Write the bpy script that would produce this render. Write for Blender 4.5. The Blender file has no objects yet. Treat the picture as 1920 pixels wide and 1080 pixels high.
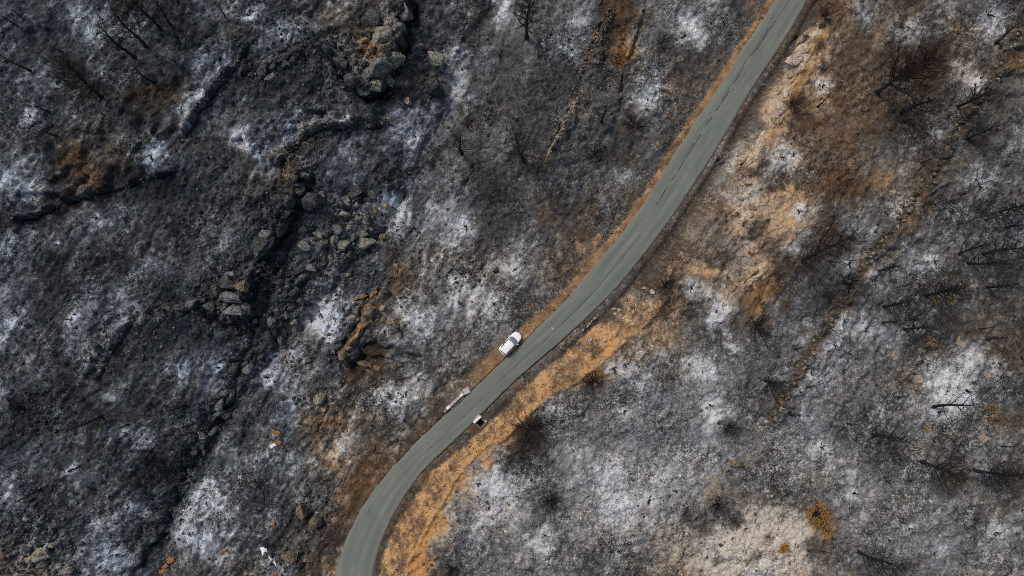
import bpy, bmesh, math, random
import numpy as np
from mathutils import Vector, Matrix
R = math.radians
random.seed(7); rng = np.random.default_rng(7)
sc = bpy.context.scene
COL = sc.collection

# ------------------------------------------------------------------ camera, sky, sun, exposure
H, F = 113.0, 1280.0                      # flying height (m), focal length in photo pixels
cam_d = bpy.data.cameras.new('camera'); cam = bpy.data.objects.new('camera', cam_d); COL.objects.link(cam)
cam.location = (0, 0, H); cam.rotation_euler = (0, 0, 0)
cam_d.sensor_width = 36; cam_d.lens = 36 * F / 1920; cam_d.clip_end = 3000; cam_d.clip_start = 1
sc.camera = cam
SUN_EL, SUN_AZ = R(52), R(-42)            # azimuth from +Y, towards -X: light comes from the upper left
w = bpy.data.worlds.new('World'); sc.world = w; w.use_nodes = True
wn = w.node_tree.nodes; wl = w.node_tree.links
sky = wn.new('ShaderNodeTexSky'); sky.sky_type = 'NISHITA'; sky.sun_disc = False
sky.sun_elevation = SUN_EL; sky.sun_rotation = SUN_AZ; sky.air_density = 1.0; sky.dust_density = 4.0; sky.ozone_density = 0.6
wl.new(sky.outputs[0], wn['Background'].inputs[0]); wn['Background'].inputs[1].default_value = 0.10
sun_d = bpy.data.lights.new('sun', 'SUN'); sun_d.energy = 1.5; sun_d.angle = R(14); sun_d.color = (1.0, 0.96, 0.91)
sun = bpy.data.objects.new('sun', sun_d); COL.objects.link(sun)
sdir = Vector((math.sin(SUN_AZ) * math.cos(SUN_EL), math.cos(SUN_AZ) * math.cos(SUN_EL), math.sin(SUN_EL)))
sun.rotation_euler = (-sdir).to_track_quat('-Z', 'Y').to_euler(); sun.location = sdir * 200
sc.view_settings.view_transform = 'Standard'; sc.view_settings.look = 'None'
sc.view_settings.exposure = 0.2; sc.view_settings.gamma = 1.0; sc.view_settings.use_curve_mapping = False
sc.cycles.max_bounces = 5; sc.cycles.use_denoising = False; sc.cycles.filter_width = 0.95

# ------------------------------------------------------------------ noise
def _hash(ix, iy, seed):
    h = (ix.astype(np.int64) * 374761393 + iy.astype(np.int64) * 668265263 + seed * 1274126177) & 0xffffffff
    h = ((h ^ (h >> 13)) * 1274126177) & 0xffffffff
    h = ((h ^ (h >> 16)) * 2246822519) & 0xffffffff
    return ((h ^ (h >> 15)) & 0xffffff) / float(0xffffff)
def vnoise(x, y, seed=0):
    ix = np.floor(x); iy = np.floor(y); fx = x - ix; fy = y - iy
    fx = fx * fx * fx * (fx * (fx * 6 - 15) + 10); fy = fy * fy * fy * (fy * (fy * 6 - 15) + 10)
    a = _hash(ix, iy, seed); b = _hash(ix + 1, iy, seed); c = _hash(ix, iy + 1, seed); d = _hash(ix + 1, iy + 1, seed)
    return (a + (b - a) * fx) + ((c + (d - c) * fx) - (a + (b - a) * fx)) * fy
def fbm(x, y, scale, octv=4, seed=0, gain=0.55):
    s = np.zeros_like(x); amp = 1.0; tot = 0.0; x = x / scale; y = y / scale
    for o in range(octv):
        s += amp * (vnoise(x + 17.3 * o, y - 9.1 * o, seed + o) - 0.5); tot += amp; amp *= gain
        x, y = (x * 1.62 + y * 1.18), (y * 1.62 - x * 1.18)      # x2.0, turned
    return s / tot * 2
def worley(x, y, scale, seed=0):
    x = x / scale; y = y / scale; ix = np.floor(x); iy = np.floor(y)
    d1 = np.full_like(x, 9.0); d2 = np.full_like(x, 9.0); cid = np.zeros_like(x)
    for dx in (-1, 0, 1):
        for dy in (-1, 0, 1):
            cx = ix + dx; cy = iy + dy
            px = cx + 0.1 + 0.8 * _hash(cx, cy, seed); py = cy + 0.1 + 0.8 * _hash(cx, cy, seed + 5)
            d = np.hypot(px - x, py - y); v = _hash(cx, cy, seed + 9)
            near = d < d1
            d2 = np.where(near, d1, np.minimum(d2, d)); cid = np.where(near, v, cid); d1 = np.where(near, d, d1)
    return d1, d2, cid
def sstep(a, b, x):
    t = np.clip((x - a) / (b - a), 0, 1); return t * t * (3 - 2 * t)

# ------------------------------------------------------------------ traced lines (photo pixels, 1920 x 1080)
EDGE_L = [(1508,-80),(1455,0),(1420,55),(1390,97),(1353,160),(1310,220),(1260,297),(1225,355),(1190,410),(1160,446),(1120,493),(1087,534),(1043,582),(993,632),(960,663),(925,695),(896,724),(865,755),(830,783),(790,820),(747,865),(713,903),(683,945),(657,993),(638,1040),(627,1085),(618,1160)]
EDGE_R = [(1566,-80),(1512,0),(1480,60),(1440,120),(1403,175),(1373,228),(1340,285),(1291,358),(1260,407),(1223,455),(1187,502),(1147,550),(1100,595),(1057,635),(1010,674),(960,717),(923,755),(887,791),(847,831),(800,872),(763,920),(737,962),(715,1009),(703,1045),(696,1085),(689,1160)]
def resample(pts, n):
    p = np.array(pts, float); s = np.r_[0, np.cumsum(np.hypot(*np.diff(p, axis=0).T))]
    t = np.linspace(0, s[-1], n); q = np.c_[np.interp(t, s, p[:, 0]), np.interp(t, s, p[:, 1])]
    k = max(3, n // 24) | 1; pad = k // 2
    qq = np.vstack([np.repeat(q[:1], pad, 0), q, np.repeat(q[-1:], pad, 0)])
    q2 = np.c_[np.convolve(qq[:, 0], np.ones(k) / k, 'valid'), np.convolve(qq[:, 1], np.ones(k) / k, 'valid')]
    q2[0] = q[0]; q2[-1] = q[-1]; return q2
NR = 120
rl, rr = resample(EDGE_L, NR), resample(EDGE_R, NR)
rl, rr = rl - (rr - rl) * .02, rr + (rr - rl) * .025
RC = (rl + rr) / 2; RH = np.hypot(*(rr - rl).T) / 2
BANK_IN = [(1512,40),(1470,110),(1430,165),(1395,225),(1362,280),(1318,350),(1285,400),(1245,455),(1207,505),(1170,550),(1122,600),(1075,642),(1025,684),(975,728),(935,770),(897,803),(862,838),(830,862),(797,895),(763,940),(743,975),(722,1013),(710,1042),(703,1090)]
BANK_OUT = [(1577,27),(1545,60),(1510,100),(1475,160),(1455,210),(1440,245),(1415,285),(1385,330),(1340,400),(1290,460),(1255,500),(1245,560),(1215,600),(1165,640),(1110,690),(1065,722),(1020,745),(985,778),(962,800),(947,817),(927,823),(903,837),(882,860),(850,897),(840,922),(820,953),(800,987),(787,1012),(768,1047),(763,1090)]
RIDGE = [(1577,27),(1545,60),(1510,100),(1475,160),(1455,210),(1440,245),(1415,285),(1395,320),(1385,355),(1395,390),(1395,430),(1402,465),(1420,500),(1410,525),(1395,540)]
RUBBLE = [(1935,30),(1920,53),(1900,80),(1883,110),(1863,143),(1823,200),(1793,247),(1773,290),(1747,323),(1733,353),(1717,367),(1693,403),(1667,437),(1647,463),(1620,497),(1600,523),(1587,557),(1570,580),(1550,617),(1523,657),(1497,700),(1465,755),(1435,805)]
W1 = [(482,72),(455,105),(440,130),(410,165),(380,205),(355,245),(330,287)]
W2 = [(15,422),(55,410),(90,396),(140,381),(180,365),(230,352),(280,338),(330,322)]
W3 = [(528,335),(536,308),(548,285),(565,262),(592,245),(622,238),(655,239),(690,240),(712,235),(735,226)]
W5 = [(252,598),(236,625),(215,655),(192,695),(180,718)]
W6 = [(1095,160),(1075,195),(1058,228),(1045,255),(1030,280),(1022,305)]
W7 = [(1210,10),(1195,55),(1178,105),(1165,150),(1161,190),(1156,235),(1153,265)]
W8 = [(928,120),(922,190),(908,245),(892,300),(870,345),(848,405)]
W9 = [(1150,15),(1128,50),(1112,90),(1098,130)]
CLIFF_A = [(772,-15),(770,30),(755,48),(768,70),(763,90),(738,108),(745,122),(733,140),(728,160),(712,178),(692,184),(668,172),(648,152),(640,130),(610,100),(590,70),(575,50)]
CLIFF_B = [(590,325),(566,345),(563,375),(545,402),(528,432),(508,470),(482,488)]
CLIFF_C = [(470,488),(500,508),(478,520),(475,545),(470,560),(478,585),(455,602),(425,600),(395,588),(360,572),(330,560)]
CLIFF_E = [(720,540),(690,560),(682,590),(676,612),(664,635),(645,655),(642,675),(655,692)]
GROOVE_E = [(655,690),(668,672),(690,655),(715,650),(740,656),(770,672),(810,682)]
BANK_S = [(470,700),(450,730),(420,770),(385,815),(350,870),(330,905),(315,960),(295,1005),(265,1050),(240,1080)]
GULLY = [(905,20),(880,100),(850,190),(800,280),(745,380),(690,470),(640,540),(575,600),(510,660),(455,735),(395,825),(340,910),(305,1000),(270,1090)]
RILL = [(835,198),(818,228),(800,258),(783,285),(768,312),(757,335)]

EDG = [[(1530,48),(1508,62),(1490,78)], [(1515,80),(1495,92),(1478,110),(1464,128)], [(1484,158),(1462,175),(1452,200)], [(1434,256),(1405,290),(1390,305),(1380,322)], [(1390,380),(1382,405),(1392,420),(1387,445),(1394,460),(1412,478)], [(1424,492),(1418,512),(1392,538)], [(1372,282),(1348,290),(1344,308)]]
def pdist(X, Y, pts):
    p = np.array(pts, float); seg = np.hypot(*np.diff(p, axis=0).T); cum = np.r_[0, np.cumsum(seg)]
    best = np.full(X.shape, 1e9); side = np.zeros(X.shape); par = np.zeros(X.shape)
    for i in range(len(p) - 1):
        ax, ay = p[i]; bx, by = p[i + 1]; dx, dy = bx - ax, by - ay
        t = np.clip(((X - ax) * dx + (Y - ay) * dy) / (seg[i] ** 2), 0, 1)
        d = np.hypot(X - ax - t * dx, Y - ay - t * dy); m = d < best
        best = np.where(m, d, best); side = np.where(m, np.sign(dx * (Y - ay) - dy * (X - ax)), side)
        par = np.where(m, (cum[i] + t * seg[i]) / cum[-1], par)
    return best, side, par
def near_line(X, Y, pts, margin):
    p = np.array(pts)
    m = (X > p[:, 0].min() - margin) & (X < p[:, 0].max() + margin) & (Y > p[:, 1].min() - margin) & (Y < p[:, 1].max() + margin)
    idx = np.nonzero(m)[0]
    d, s, t = pdist(X[idx], Y[idx], pts); return idx, d, s, t

# ------------------------------------------------------------------ ground tone, with its shade painted in, on a 40-pixel lattice
# per tile of 12 x 9 cells: brightness 0-9, then warmth 0 (blue grey ash) .. 9 (orange soil)
T = {}
T[0,0] = ("333543222445 333464432233 433342333453 344243322442 333322223523 353433334434 322323433336 442233373334 553432111233",
          "112013333222 111102223334 122333222003 111323333123 222333555112 202244443222 334444332331 124756302334 013663211234")
T[1,0] = ("324443423536 465334533434 453445435653 222434523643 333333232643 454543554433 554444563434 533444443434 434443354533",
          "123444422332 001457522222 102347413212 222134423212 222223331223 112322111233 115211112333 253012112233 452112112233")
T[2,0] = ("444533555635 444524557546 445435543344 333434544464 333444655565 334444545644 333443444545 334432555455 444445454566",
          "222166322238 222166422348 221258333458 222244255585 223434146685 323434246755 332334357756 332334346556 332334345566")
T[3,0] = ("444554445453 456645645564 487444433444 575444325744 656443434434 734443344344 644443445335 764444434444 444335444554",
          "467746654424 567866445635 568555465556 677655575546 775665444444 776655544533 766664434443 445644445433 555656455223")
T[0,1] = ("353334333333 243454333444 533433333343 432433443343 443344432333 532455532333 542535322323 434553334433 353433345556",
          "203422233333 313202333332 123223333322 122233223323 123312222233 023211221333 023131211222 233123222112 313233321111")
T[1,1] = ("225445744432 235455755633 235554454634 244544355446 334543444665 444744565666 445743565555 544332545544 654334454445",
          "221134212122 221245212133 211433334244 112521554444 122322753324 223127523342 134224422433 144227334445 124366534467")
T[2,1] = ("443454555576 443446555575 544654545566 644644455457 454544465665 434444653845 444446664444 444466554454 444667646754",
          "354648556676 355648556577 346875566667 356855676667 355655686878 445556875258 445568885345 455688664333 556884342233")
T[3,1] = ("764444544434 664454454444 453354545455 334545564543 344435444454 444344444444 554656444343 445544444643 546544468764",
          "765443353322 765323623322 646636232322 664253222333 633352234533 433622334455 243222334565 233233354246 332334532224")
T[0,2] = ("533235333463 323223434424 234334533332 343333323244 433533323544 533334442654 343345447654 453444335744 554456434454",
          "133332333312 332333332222 222331133322 122332233223 123122233223 123332212223 322221222223 422212232123 554210124335")
T[1,2] = ("453345664544 354454543446 444554444457 454654444675 344444444768 335434447667 433444467576 333344576565 543444674455",
          "223333225555 214653235558 435545455588 225656555784 233476557842 233465568632 334555687333 344555785333 335655784333")
T[2,2] = ("765454655653 665556555754 245555555645 346666666654 555676666544 645676665545 646677654346 664555655566 555454466676",
          "853533223223 732333222223 542332222123 332332222234 222212223543 233222234545 233322444346 333444554566 332334566663")
T[3,2] = ("355444478843 455445457543 665443454454 566644453453 455555543332 444565555553 545564555445 764455655564 765435445555",
          "322333422233 212322322365 222223343345 333233444424 334322334435 443223222445 678333222243 665433222223 675432322423")
LMAP = np.zeros((27, 48)); WMAP = np.zeros((27, 48))
for (c, r), (a, b) in T.items():
    for i, (ra, rb) in enumerate(zip(a.split(), b.split())):
        for j in range(12):
            LMAP[r * 9 + i, c * 12 + j] = int(ra[j]); WMAP[r * 9 + i, c * 12 + j] = int(rb[j])
WMAP[2:11, 36:44] += 1.2; WMAP[11:17, 29:35] = np.minimum(WMAP[11:17, 29:35], 6.5); WMAP[18:27, 14:21] += .9; LMAP[19:25, 15:20] = np.maximum(LMAP[19:25, 15:20], 4); WMAP[11:13, 27:29] = 6; LMAP[11:13, 27:29] = 4.2; LMAP[14:17, 24:27] = 4; LMAP[3:11, 36:43] += .4
def sample_map(M, px, py):
    h, wd = M.shape
    u = px / 40 - 0.5; v = py / 40 - 0.5
    iu = np.floor(u).astype(int); iv = np.floor(v).astype(int); fu = u - iu; fv = v - iv
    def refl(i, n): i = np.mod(i, 2 * n); return np.where(i >= n, 2 * n - 1 - i, i)
    def wts(f): return ((-f + 2 * f**2 - f**3) / 2, (2 - 5 * f**2 + 3 * f**3) / 2, (f + 4 * f**2 - 3 * f**3) / 2, (f**3 - f**2) / 2)
    wu, wv = wts(fu), wts(fv); out = 0
    for a in range(4):
        for b in range(4):
            out = out + wu[a] * wv[b] * M[refl(iv + b - 1, h), refl(iu + a - 1, wd)]
    return out
# ash rings and patches: x, y, radius, strength (photo pixels)
SPOTS = """140 25 22 .7|178 67 18 .9|72 137 6 .9|105 158 10 1|38 147 9 .6|195 140 12 .8|136 214 11 .8|55 220 17 .8|358 118 20 .7|412 113 17 .8|378 180 14 .7|340 205 10 .8|345 230 8 .8
283 300 20 1|285 318 12 .7|468 30 14 1|448 262 18 .9|470 272 10 .9|10 335 16 .7|62 352 14 .8|275 246 9 .6|425 20 12 .5
545 45 24 .7|520 62 18 .6|498 55 14 .5|947 15 8 1|857 97 14 .9|862 160 8 .9|860 175 8 .8|645 220 14 .9|560 220 15 .7|533 247 9 .8|487 287 11 .9|748 215 14 .6|778 257 17 .9|790 245 10 .7|910 293 8 .6|840 105 10 .6
1085 35 16 .5|1072 92 11 .8|1300 50 26 .9|1280 70 20 .9|1260 48 14 .6|1180 185 14 .8|1210 205 22 .8|1200 150 9 .9|1175 330 24 .8|1120 315 6 .8|1225 190 12 .7|1320 30 14 .6
1622 32 13 .7|1540 163 13 .9|1552 157 9 .7|1467 297 20 .95|1485 293 12 .8|1865 30 22 .6|1855 48 18 .7|1725 65 20 .7|1828 160 15 .8|1838 148 10 .8|1757 247 16 .7|1838 345 22 .7|1825 312 12 .6|1700 52 12 .6|1905 240 10 .5
62 375 14 1|62 428 11 1|180 408 14 .9|105 460 10 .8|130 500 12 .7|60 522 8 .7|20 450 17 .7|130 600 16 1|140 590 10 .8|193 622 10 .9|50 665 9 .8|32 590 22 .8|337 687 14 .9|225 550 16 .7|250 570 18 .7|290 495 13 .7|463 645 14 1|410 690 12 .8|415 622 10 .7|355 575 14 .6|100 455 14 .5|15 540 18 .6|160 590 6 .6
740 393 20 1|722 428 14 .9|715 405 10 .8|873 427 22 .95|622 540 16 1|602 590 18 1|583 602 14 .8|612 565 15 1|632 555 10 .9|855 530 20 .9|760 560 17 .8|845 565 14 .7|925 570 20 .8|720 622 11 .9|785 712 20 .8|550 665 16 .7|490 690 18 .8|810 388 20 .7|835 408 14 .6|880 590 16 .6|500 710 12 .8
965 505 11 .9|1296 540 20 1|1337 627 8 .8|1150 690 22 .9|1172 684 14 .8|1205 665 7 .8|1300 685 26 1|1258 678 9 .8|1367 622 6 .9|1370 650 12 .7|1197 690 9 .8|1330 700 14 .6|1240 660 12 .6
1498 397 13 1|1530 392 10 .7|1545 427 4 1|1680 395 17 .7|1690 385 9 1|1752 490 17 1|1590 495 20 .8|1610 485 12 .6|1637 525 14 .8|1640 435 11 .8|1485 465 12 .7|1825 528 6 .9|1824 540 6 .9|1755 580 9 .7|1622 620 17 1|1565 650 16 1|1583 600 20 .8|1515 605 14 .7|1815 670 24 1|1770 705 28 .95|1872 685 14 1|1520 700 12 .8|1535 716 9 .8|1500 640 12 .5|1700 490 18 .5|1830 490 14 .5
235 812 14 1|266 815 10 .9|130 885 10 .8|80 966 6 .9|50 980 12 .8|20 890 14 .7|240 950 19 .9|272 960 14 .7|340 975 13 .8|362 1000 10 .8|357 955 9 .8|390 905 8 .9|397 922 8 .9|385 945 9 .8|200 1040 28 .6|240 1050 20 .7|405 735 20 .7|275 797 6 .8|180 983 14 .7|365 920 9 .7|310 775 5 .9
555 755 16 .8|505 860 14 .8|730 745 20 .8|760 740 18 .8|790 772 10 .7|895 908 13 1|915 955 14 .8|850 975 9 .6|588 863 14 .7|645 842 12 .7|615 850 8 .5
1330 760 20 1|1345 792 14 1|1170 773 13 1|1073 845 10 .9|1150 880 30 .7|1165 945 24 1|1215 940 18 .8|995 900 13 .9|1020 1005 18 .8|1415 1070 13 1|1160 1035 12 .8|1030 765 16 .7|1100 840 10 .5|1240 900 26 .5|1020 1030 14 .6|1365 775 14 .7
1500 735 12 .9|1512 780 9 .9|1780 742 30 1|1812 735 16 .9|1540 838 16 .8|1555 850 10 .8|1522 855 8 .9|1600 925 13 1|1600 890 12 .7|1705 992 9 1|1665 1015 12 .8|1690 1035 8 .8|1870 1000 17 .8|1858 988 10 .7|1885 835 16 .6|1650 770 16 .6|1915 960 10 .8|1912 1052 6 1|1760 775 14 .8|1770 1030 22 .5|1565 940 12 .6"""
SPOTS = [tuple(map(float, s.split())) for ln in SPOTS.split('\n') for s in ln.split('|')]
# dark patches (burnt brush, and shade painted in under ledges and crags) : x y r strength
DARKS = """1380 975 15 .7|1442 1010 13 .6|1420 1040 10 .6|1470 972 10 .6|1345 1052 14 .5|1525 1032 18 .7|1320 985 16 .6|1290 965 14 .6|1400 1055 8 .6|1455 1045 9 .5|995 805 40 .35|1555 462 40 .25|1710 118 46 .55|300 868 26 .5|130 125 34 .6|1033 938 20 .3|850 1067 22 .35|1345 945 24 .35|1365 808 22 .35|1110 715 30 .3|1250 535 28 .7|1420 615 34 .3|270 925 20 .6|1115 290 24 .6|1185 225 22 .4|1010 320 18 .5|90 530 45 .5|330 560 50 .6|320 600 60 .5|1490 190 22 .7|1550 30 30 .7|1100 560 1 0|60 800 40 .7|45 770 30 .6|240 760 40 .4|660 625 20 1|1250 80 30 .5|1330 30 20 .4|1890 885 40 .3|1640 1040 40 .2|1860 480 36 .4|1770 620 40 .5|1900 680 30 .3|300 350 40 .7|260 350 30 .7|520 150 30 .6|505 135 30 .6|770 130 22 .6|690 190 30 .5|520 350 30 .5|505 440 40 .5|530 500 26 .6|500 580 30 .4|300 590 30 .7|400 760 24 .8|910 340 40 .3|1240 590 16 .5|960 780 26 .6|1615 500 12 .8|1590 525 14 .8|1555 560 20 .7"""
DARKS = [tuple(map(float, s.split())) for s in DARKS.split('|')]

# ------------------------------------------------------------------ terrain
ST = 0.17
def axis(half):
    n = int(half / ST); core = np.arange(-n, n + 1) * ST; o = []; s = ST; v = core[-1]
    while v < 900: s *= 1.28; v += s; o.append(v)
    o = np.array(o); return np.r_[-o[::-1], core, o]
XS, YS = axis(93.0), axis(54.5)
NX, NY = len(XS), len(YS)
gx, gy = np.meshgrid(XS, YS); gx = gx.ravel(); gy = gy.ravel()
S = F / H
VS = pdist(np.array([300.]), np.array([300.]), RC)[1][0]; GS = pdist(np.array([100.]), np.array([300.]), GULLY)[1][0]
def base_height(x, y):
    px, py = 960 + x * S, 540 - y * S
    d, s, t = pdist(px, py, RC); dm = d / S; near = sstep(3, 22, dm)
    left = s * VS > 0
    h = np.where(left, -3.2 * (1 - np.exp(-np.maximum(dm - 3, 0) / 24)), 3.6 * (1 - np.exp(-np.maximum(dm - 3, 0) / 34)))
    gd, gs, _ = pdist(px, py, GULLY); gm = gd / S
    h = h - 2.6 * np.exp(-(gm / 7.0) ** 2) * near
    far = left & (gs * GS > 0)
    h = h + np.where(far, 5.0 * (1 - np.exp(-gm / 35)), 0) * near
    h = h + fbm(x, y, 21.0, 3, 3) * 1.0 * near
    return h
RD, RS, RT = pdist(960 + gx * S, 540 - gy * S, RC)
hb = base_height(gx, gy)
def to_px(x, y, z): k = F / (H - z); return 960 + x * k, 540 - y * k
px, py = to_px(gx, gy, hb)

def rough_mask(px, py):
    m = np.zeros_like(px)
    for (x, y, r, a) in [(690,90,70,1),(640,150,60,.8),(520,400,55,.9),(440,540,60,1),(400,560,60,.7),(650,440,70,.8),(570,440,50,.7),(520,560,40,.6),
                         (480,110,60,.6),(540,60,50,.6),(60,1045,90,.9),(590,960,50,.8),(550,1040,40,.7),(700,520,50,.5),(660,600,40,.8),(640,670,50,.8),(290,590,60,.6),(60,770,60,.6),
                         (820,130,50,.5),(600,770,60,.4),(1130,110,60,.4),(760,470,60,.4),(600,520,50,.7),(540,640,50,.5),(480,720,50,.6),(430,780,50,.6),(380,850,50,.5),(740,340,40,.4),(560,700,60,.35),(470,860,50,.3),(560,300,40,.5),(500,530,45,1),(470,640,45,.8),(450,690,40,.9),(400,810,45,.8),(350,890,40,.7),(310,980,40,.6),(620,480,40,.9),(720,420,40,.5),(430,400,80,.4),(860,500,60,.3),(1290,960,60,.4)]:
        sel = np.nonzero((np.abs(px - x) < 2.2 * r) & (np.abs(py - y) < 2.2 * r))[0]
        m[sel] = np.maximum(m[sel], a * np.exp(-(((px[sel] - x) ** 2 + (py[sel] - y) ** 2) / r ** 2)))
    return m
steps = [  # line, a point on its high side, height m, width px, decay px, foot groove m
    (W1, (330,160), 1.0, 4, 90, .55), (W2, (150,340), 1.5, 4.5, 80, 1.0), (W3, (560,215), 1.5, 5, 70, .7), (W5, (150,630), 1.1, 5, 70, .5),
    (W6, (1120,250), .8, 5, 50, .4), (W7, (1110,150), .5, 6, 50, .3), (W8, (840,250), .25, 9, 60, .16), (W9, (1180,90), .7, 6, 40, .4),
    (CLIFF_A, (660,60), 4.6, 10, 110, 1.3), (CLIFF_B, (470,400), 3.4, 13, 70, 1.0), (CLIFF_C, (420,530), 2.8, 10, 80, 1.0),
    (CLIFF_E, (750,620), 2.8, 8, 60, 1.5), (BANK_S, (200,880), .9, 7, 70, .8), (RUBBLE, (1800,420), .9, 14, 60, 0)] + [(e, hp_, 1.25, 3.5, 30, .5) for e, hp_ in ((EDG[0], (1540,75)), (EDG[1], (1525,115)), (EDG[2], (1500,175)), (EDG[3], (1430,310)), (EDG[4], (1430,430)), (EDG[5], (1435,530)), (EDG[6], (1370,310)))]
zz = hb.copy()
rough = rough_mask(px, py)
roadpx = RD - np.interp(RT, np.linspace(0, 1, NR), RH)
jx = fbm(gx, gy, 2.4, 3, 40) * 7 + fbm(gx, gy, 6, 2, 41) * 7; jy = fbm(gx, gy, 2.4, 3, 46) * 7 + fbm(gx, gy, 6, 2, 47) * 7
for pts, hp, hgt, wd, dec, gr in steps:
    hs = pdist(np.array([float(hp[0])]), np.array([float(hp[1])]), pts)[1][0]
    jk = 1.7 if pts is BANK_S else (.45 if hgt < 2 else 1.0)
    idx, d, s, t = near_line(px + jx * jk, py + jy * jk, pts, 3.2 * dec)
    sd = d * s * hs; tap = np.clip(np.minimum(t, 1 - t) / 0.1, 0, 1)
    var = 0.25 + 1.5 * sstep(.2, .8, vnoise(px[idx] / 17, py[idx] / 17, 77)) if hgt < 2 else 0.75 + 0.5 * vnoise(px[idx] / 22, py[idx] / 22, 77)
    sd = sd + (vnoise(px[idx] / 5, py[idx] / 5, 70) - .5) * wd * 1.1
    zz[idx] += var * tap * hgt * sstep(-wd / 2, wd / 2, sd) * np.exp(-np.maximum(sd, 0) / dec)
    if gr: zz[idx] -= tap * gr * np.exp(-((sd + wd * .55) / (wd * .42)) ** 2) * var * (.3 + 1.2 * vnoise(px[idx] / 14, py[idx] / 14, 71))
for pts, dep, wd in (([(760,335),(742,398),(702,455),(660,502),(608,556),(570,600)], .9, 6), ([(562,420),(542,480),(512,540),(492,600),(470,662),(440,722),(410,770)], 1.1, 6), ([(590,480),(560,540),(536,600),(505,680),(470,740)], .7, 5), ([(690,480),(650,540),(622,600),(600,660),(575,700)], .6, 5), ([(530,690),(490,760),(462,830),(440,900),(405,980)], .5, 6), ([(430,900),(400,960),(360,1040)], .5, 5), (RILL, .45, 4), (GROOVE_E, 1.3, 5), (GULLY, .8, 20), ([(888,118),(876,160),(850,205),(838,235)], .15, 9), ([(1418,495),(1398,478),(1385,468)], 1.0, 4), ([(1397,410),(1380,395)], .8, 4)):
    idx, d, s, t = near_line(px + jx * 1.7, py + jy * 1.7, pts, 4 * wd); zz[idx] -= dep * np.exp(-(d / wd) ** 2) * np.clip(np.minimum(t, 1 - t) / .1, 0, 1)
# blocky rock in the rough places, small lumps everywhere
d1, d2, cid = worley(gx + fbm(gx, gy, 3, 2, 60) * .8, gy + fbm(gx, gy, 3, 2, 61) * .8, 2.1, 11)
block = (cid - .4) * 1.3 * sstep(0.02, .22, d2 - d1) - .35 * (1 - sstep(0, .14, d2 - d1))
zz += rough * block
c1_, c2_, cid2 = worley(gx + fbm(gx, gy, 2, 2, 62) * .5, gy + fbm(gx, gy, 2, 2, 63) * .5, .9, 14)
zz += rough * ((cid2 - .5) * .7 * sstep(.02, .2, c2_ - c1_) - .3 * (1 - sstep(0, .16, c2_ - c1_)))
e1, e2, eid = worley(gx, gy, .95, 21)
lump = np.maximum(0, .55 - e1) * (eid > .55)
offroad = sstep(2, 26, roadpx)
# worn furrows that run downhill, along the gully
along = -.52 * gx - .855 * gy; across = .855 * gx - .52 * gy
wob = fbm(gx, gy, 7, 3, 300) * 2.2
fur = fbm((across + wob) / 1.0, along / 4.5, 1.7, 4, 310, .6); leftw = sstep(1000, 700, px) * sstep(-1, 1, -RS * -VS)
zz += offroad * (.28 + .5 * leftw) * (.5 - np.abs(fur)) * .9
zz += offroad * (fbm(gx, gy, 3.2, 4, 5) * .55 + fbm(gx, gy, .75, 3, 9) * .40 + lump * (.25 + .6 * rough))
# the cut bank right of the road: ditch, slope up to the crest
di, si, ti = pdist(px, py, BANK_IN); do, so, to = pdist(px, py, BANK_OUT)
hsi = pdist(np.array([1100.]), np.array([900.]), BANK_IN)[1][0]
inb = si * hsi > 0
hso = pdist(np.array([1300.]), np.array([900.]), BANK_OUT)[1][0]
outb = so * hso > 0
fr = np.where(outb, 1.0, np.where(inb, di / (di + do + 1e-6), 0))
bank_h = (1.7 + .8 * vnoise(px / 60, py / 60, 31)) * fr ** .8
bank_fall = np.where(outb, np.exp(-do / 120), 1.0)
onright = (di < 400)
zz += np.where(inb & onright, bank_h * bank_fall * sstep(0, 6, di), 0)
ditch = np.exp(-(((roadpx - 13) / 8) ** 2)) * (~outb) * (RS * VS < 0)
zz -= .55 * ditch
crest = np.exp(-(do / 4.0) ** 2) * (to > .42)
zz += .25 * crest
# road bed
blend = sstep(-1, 14, roadpx)
zz = np.where(roadpx < 60, zz * blend + (1 - blend) * (-.05), zz)
zz = np.where(roadpx < -9, -.30, np.where(roadpx < 1, -.045 - .03 * sstep(0, -6, roadpx), zz))
# open pit of the drain box
PIT = (901.5, 793.0)
idx = np.nonzero((np.abs(px - PIT[0]) < 20) & (np.abs(py - PIT[1]) < 20))[0]
ax = np.array([.74, -.67]); bx_ = np.array([.67, .74])
uu = (px[idx] - PIT[0]) * ax[0] + (py[idx] - PIT[1]) * ax[1]; vv = (px[idx] - PIT[0]) * bx_[0] + (py[idx] - PIT[1]) * bx_[1]
inside = (np.abs(uu) < 6.2) & (np.abs(vv) < 5.4)
zz[idx] = np.where(inside, -1.7, np.where((np.abs(uu) < 12) & (np.abs(vv) < 11), np.minimum(zz[idx], .05), zz[idx]))
ZG = zz.reshape(NY, NX)
def gz(x, y):
    fx = np.interp(x, XS, np.arange(NX)); fy = np.interp(y, YS, np.arange(NY))
    ix = np.clip(np.floor(fx).astype(int), 0, NX - 2); iy = np.clip(np.floor(fy).astype(int), 0, NY - 2); a = fx - ix; b = fy - iy
    return (ZG[iy, ix] * (1 - a) + ZG[iy, ix + 1] * a) * (1 - b) + (ZG[iy + 1, ix] * (1 - a) + ZG[iy + 1, ix + 1] * a) * b
def at(u, v):
    """the point of the ground seen at photo pixel (u, v)"""
    z = 0.0
    for _ in range(6):
        x = (u - 960) / F * (H - z); y = (540 - v) / F * (H - z); z = z * .4 + .6 * float(gz(np.array([x]), np.array([y]))[0])
    x = (u - 960) / F * (H - z); y = (540 - v) / F * (H - z)
    return Vector((x, y, float(gz(np.array([x]), np.array([y]))[0])))
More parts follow.
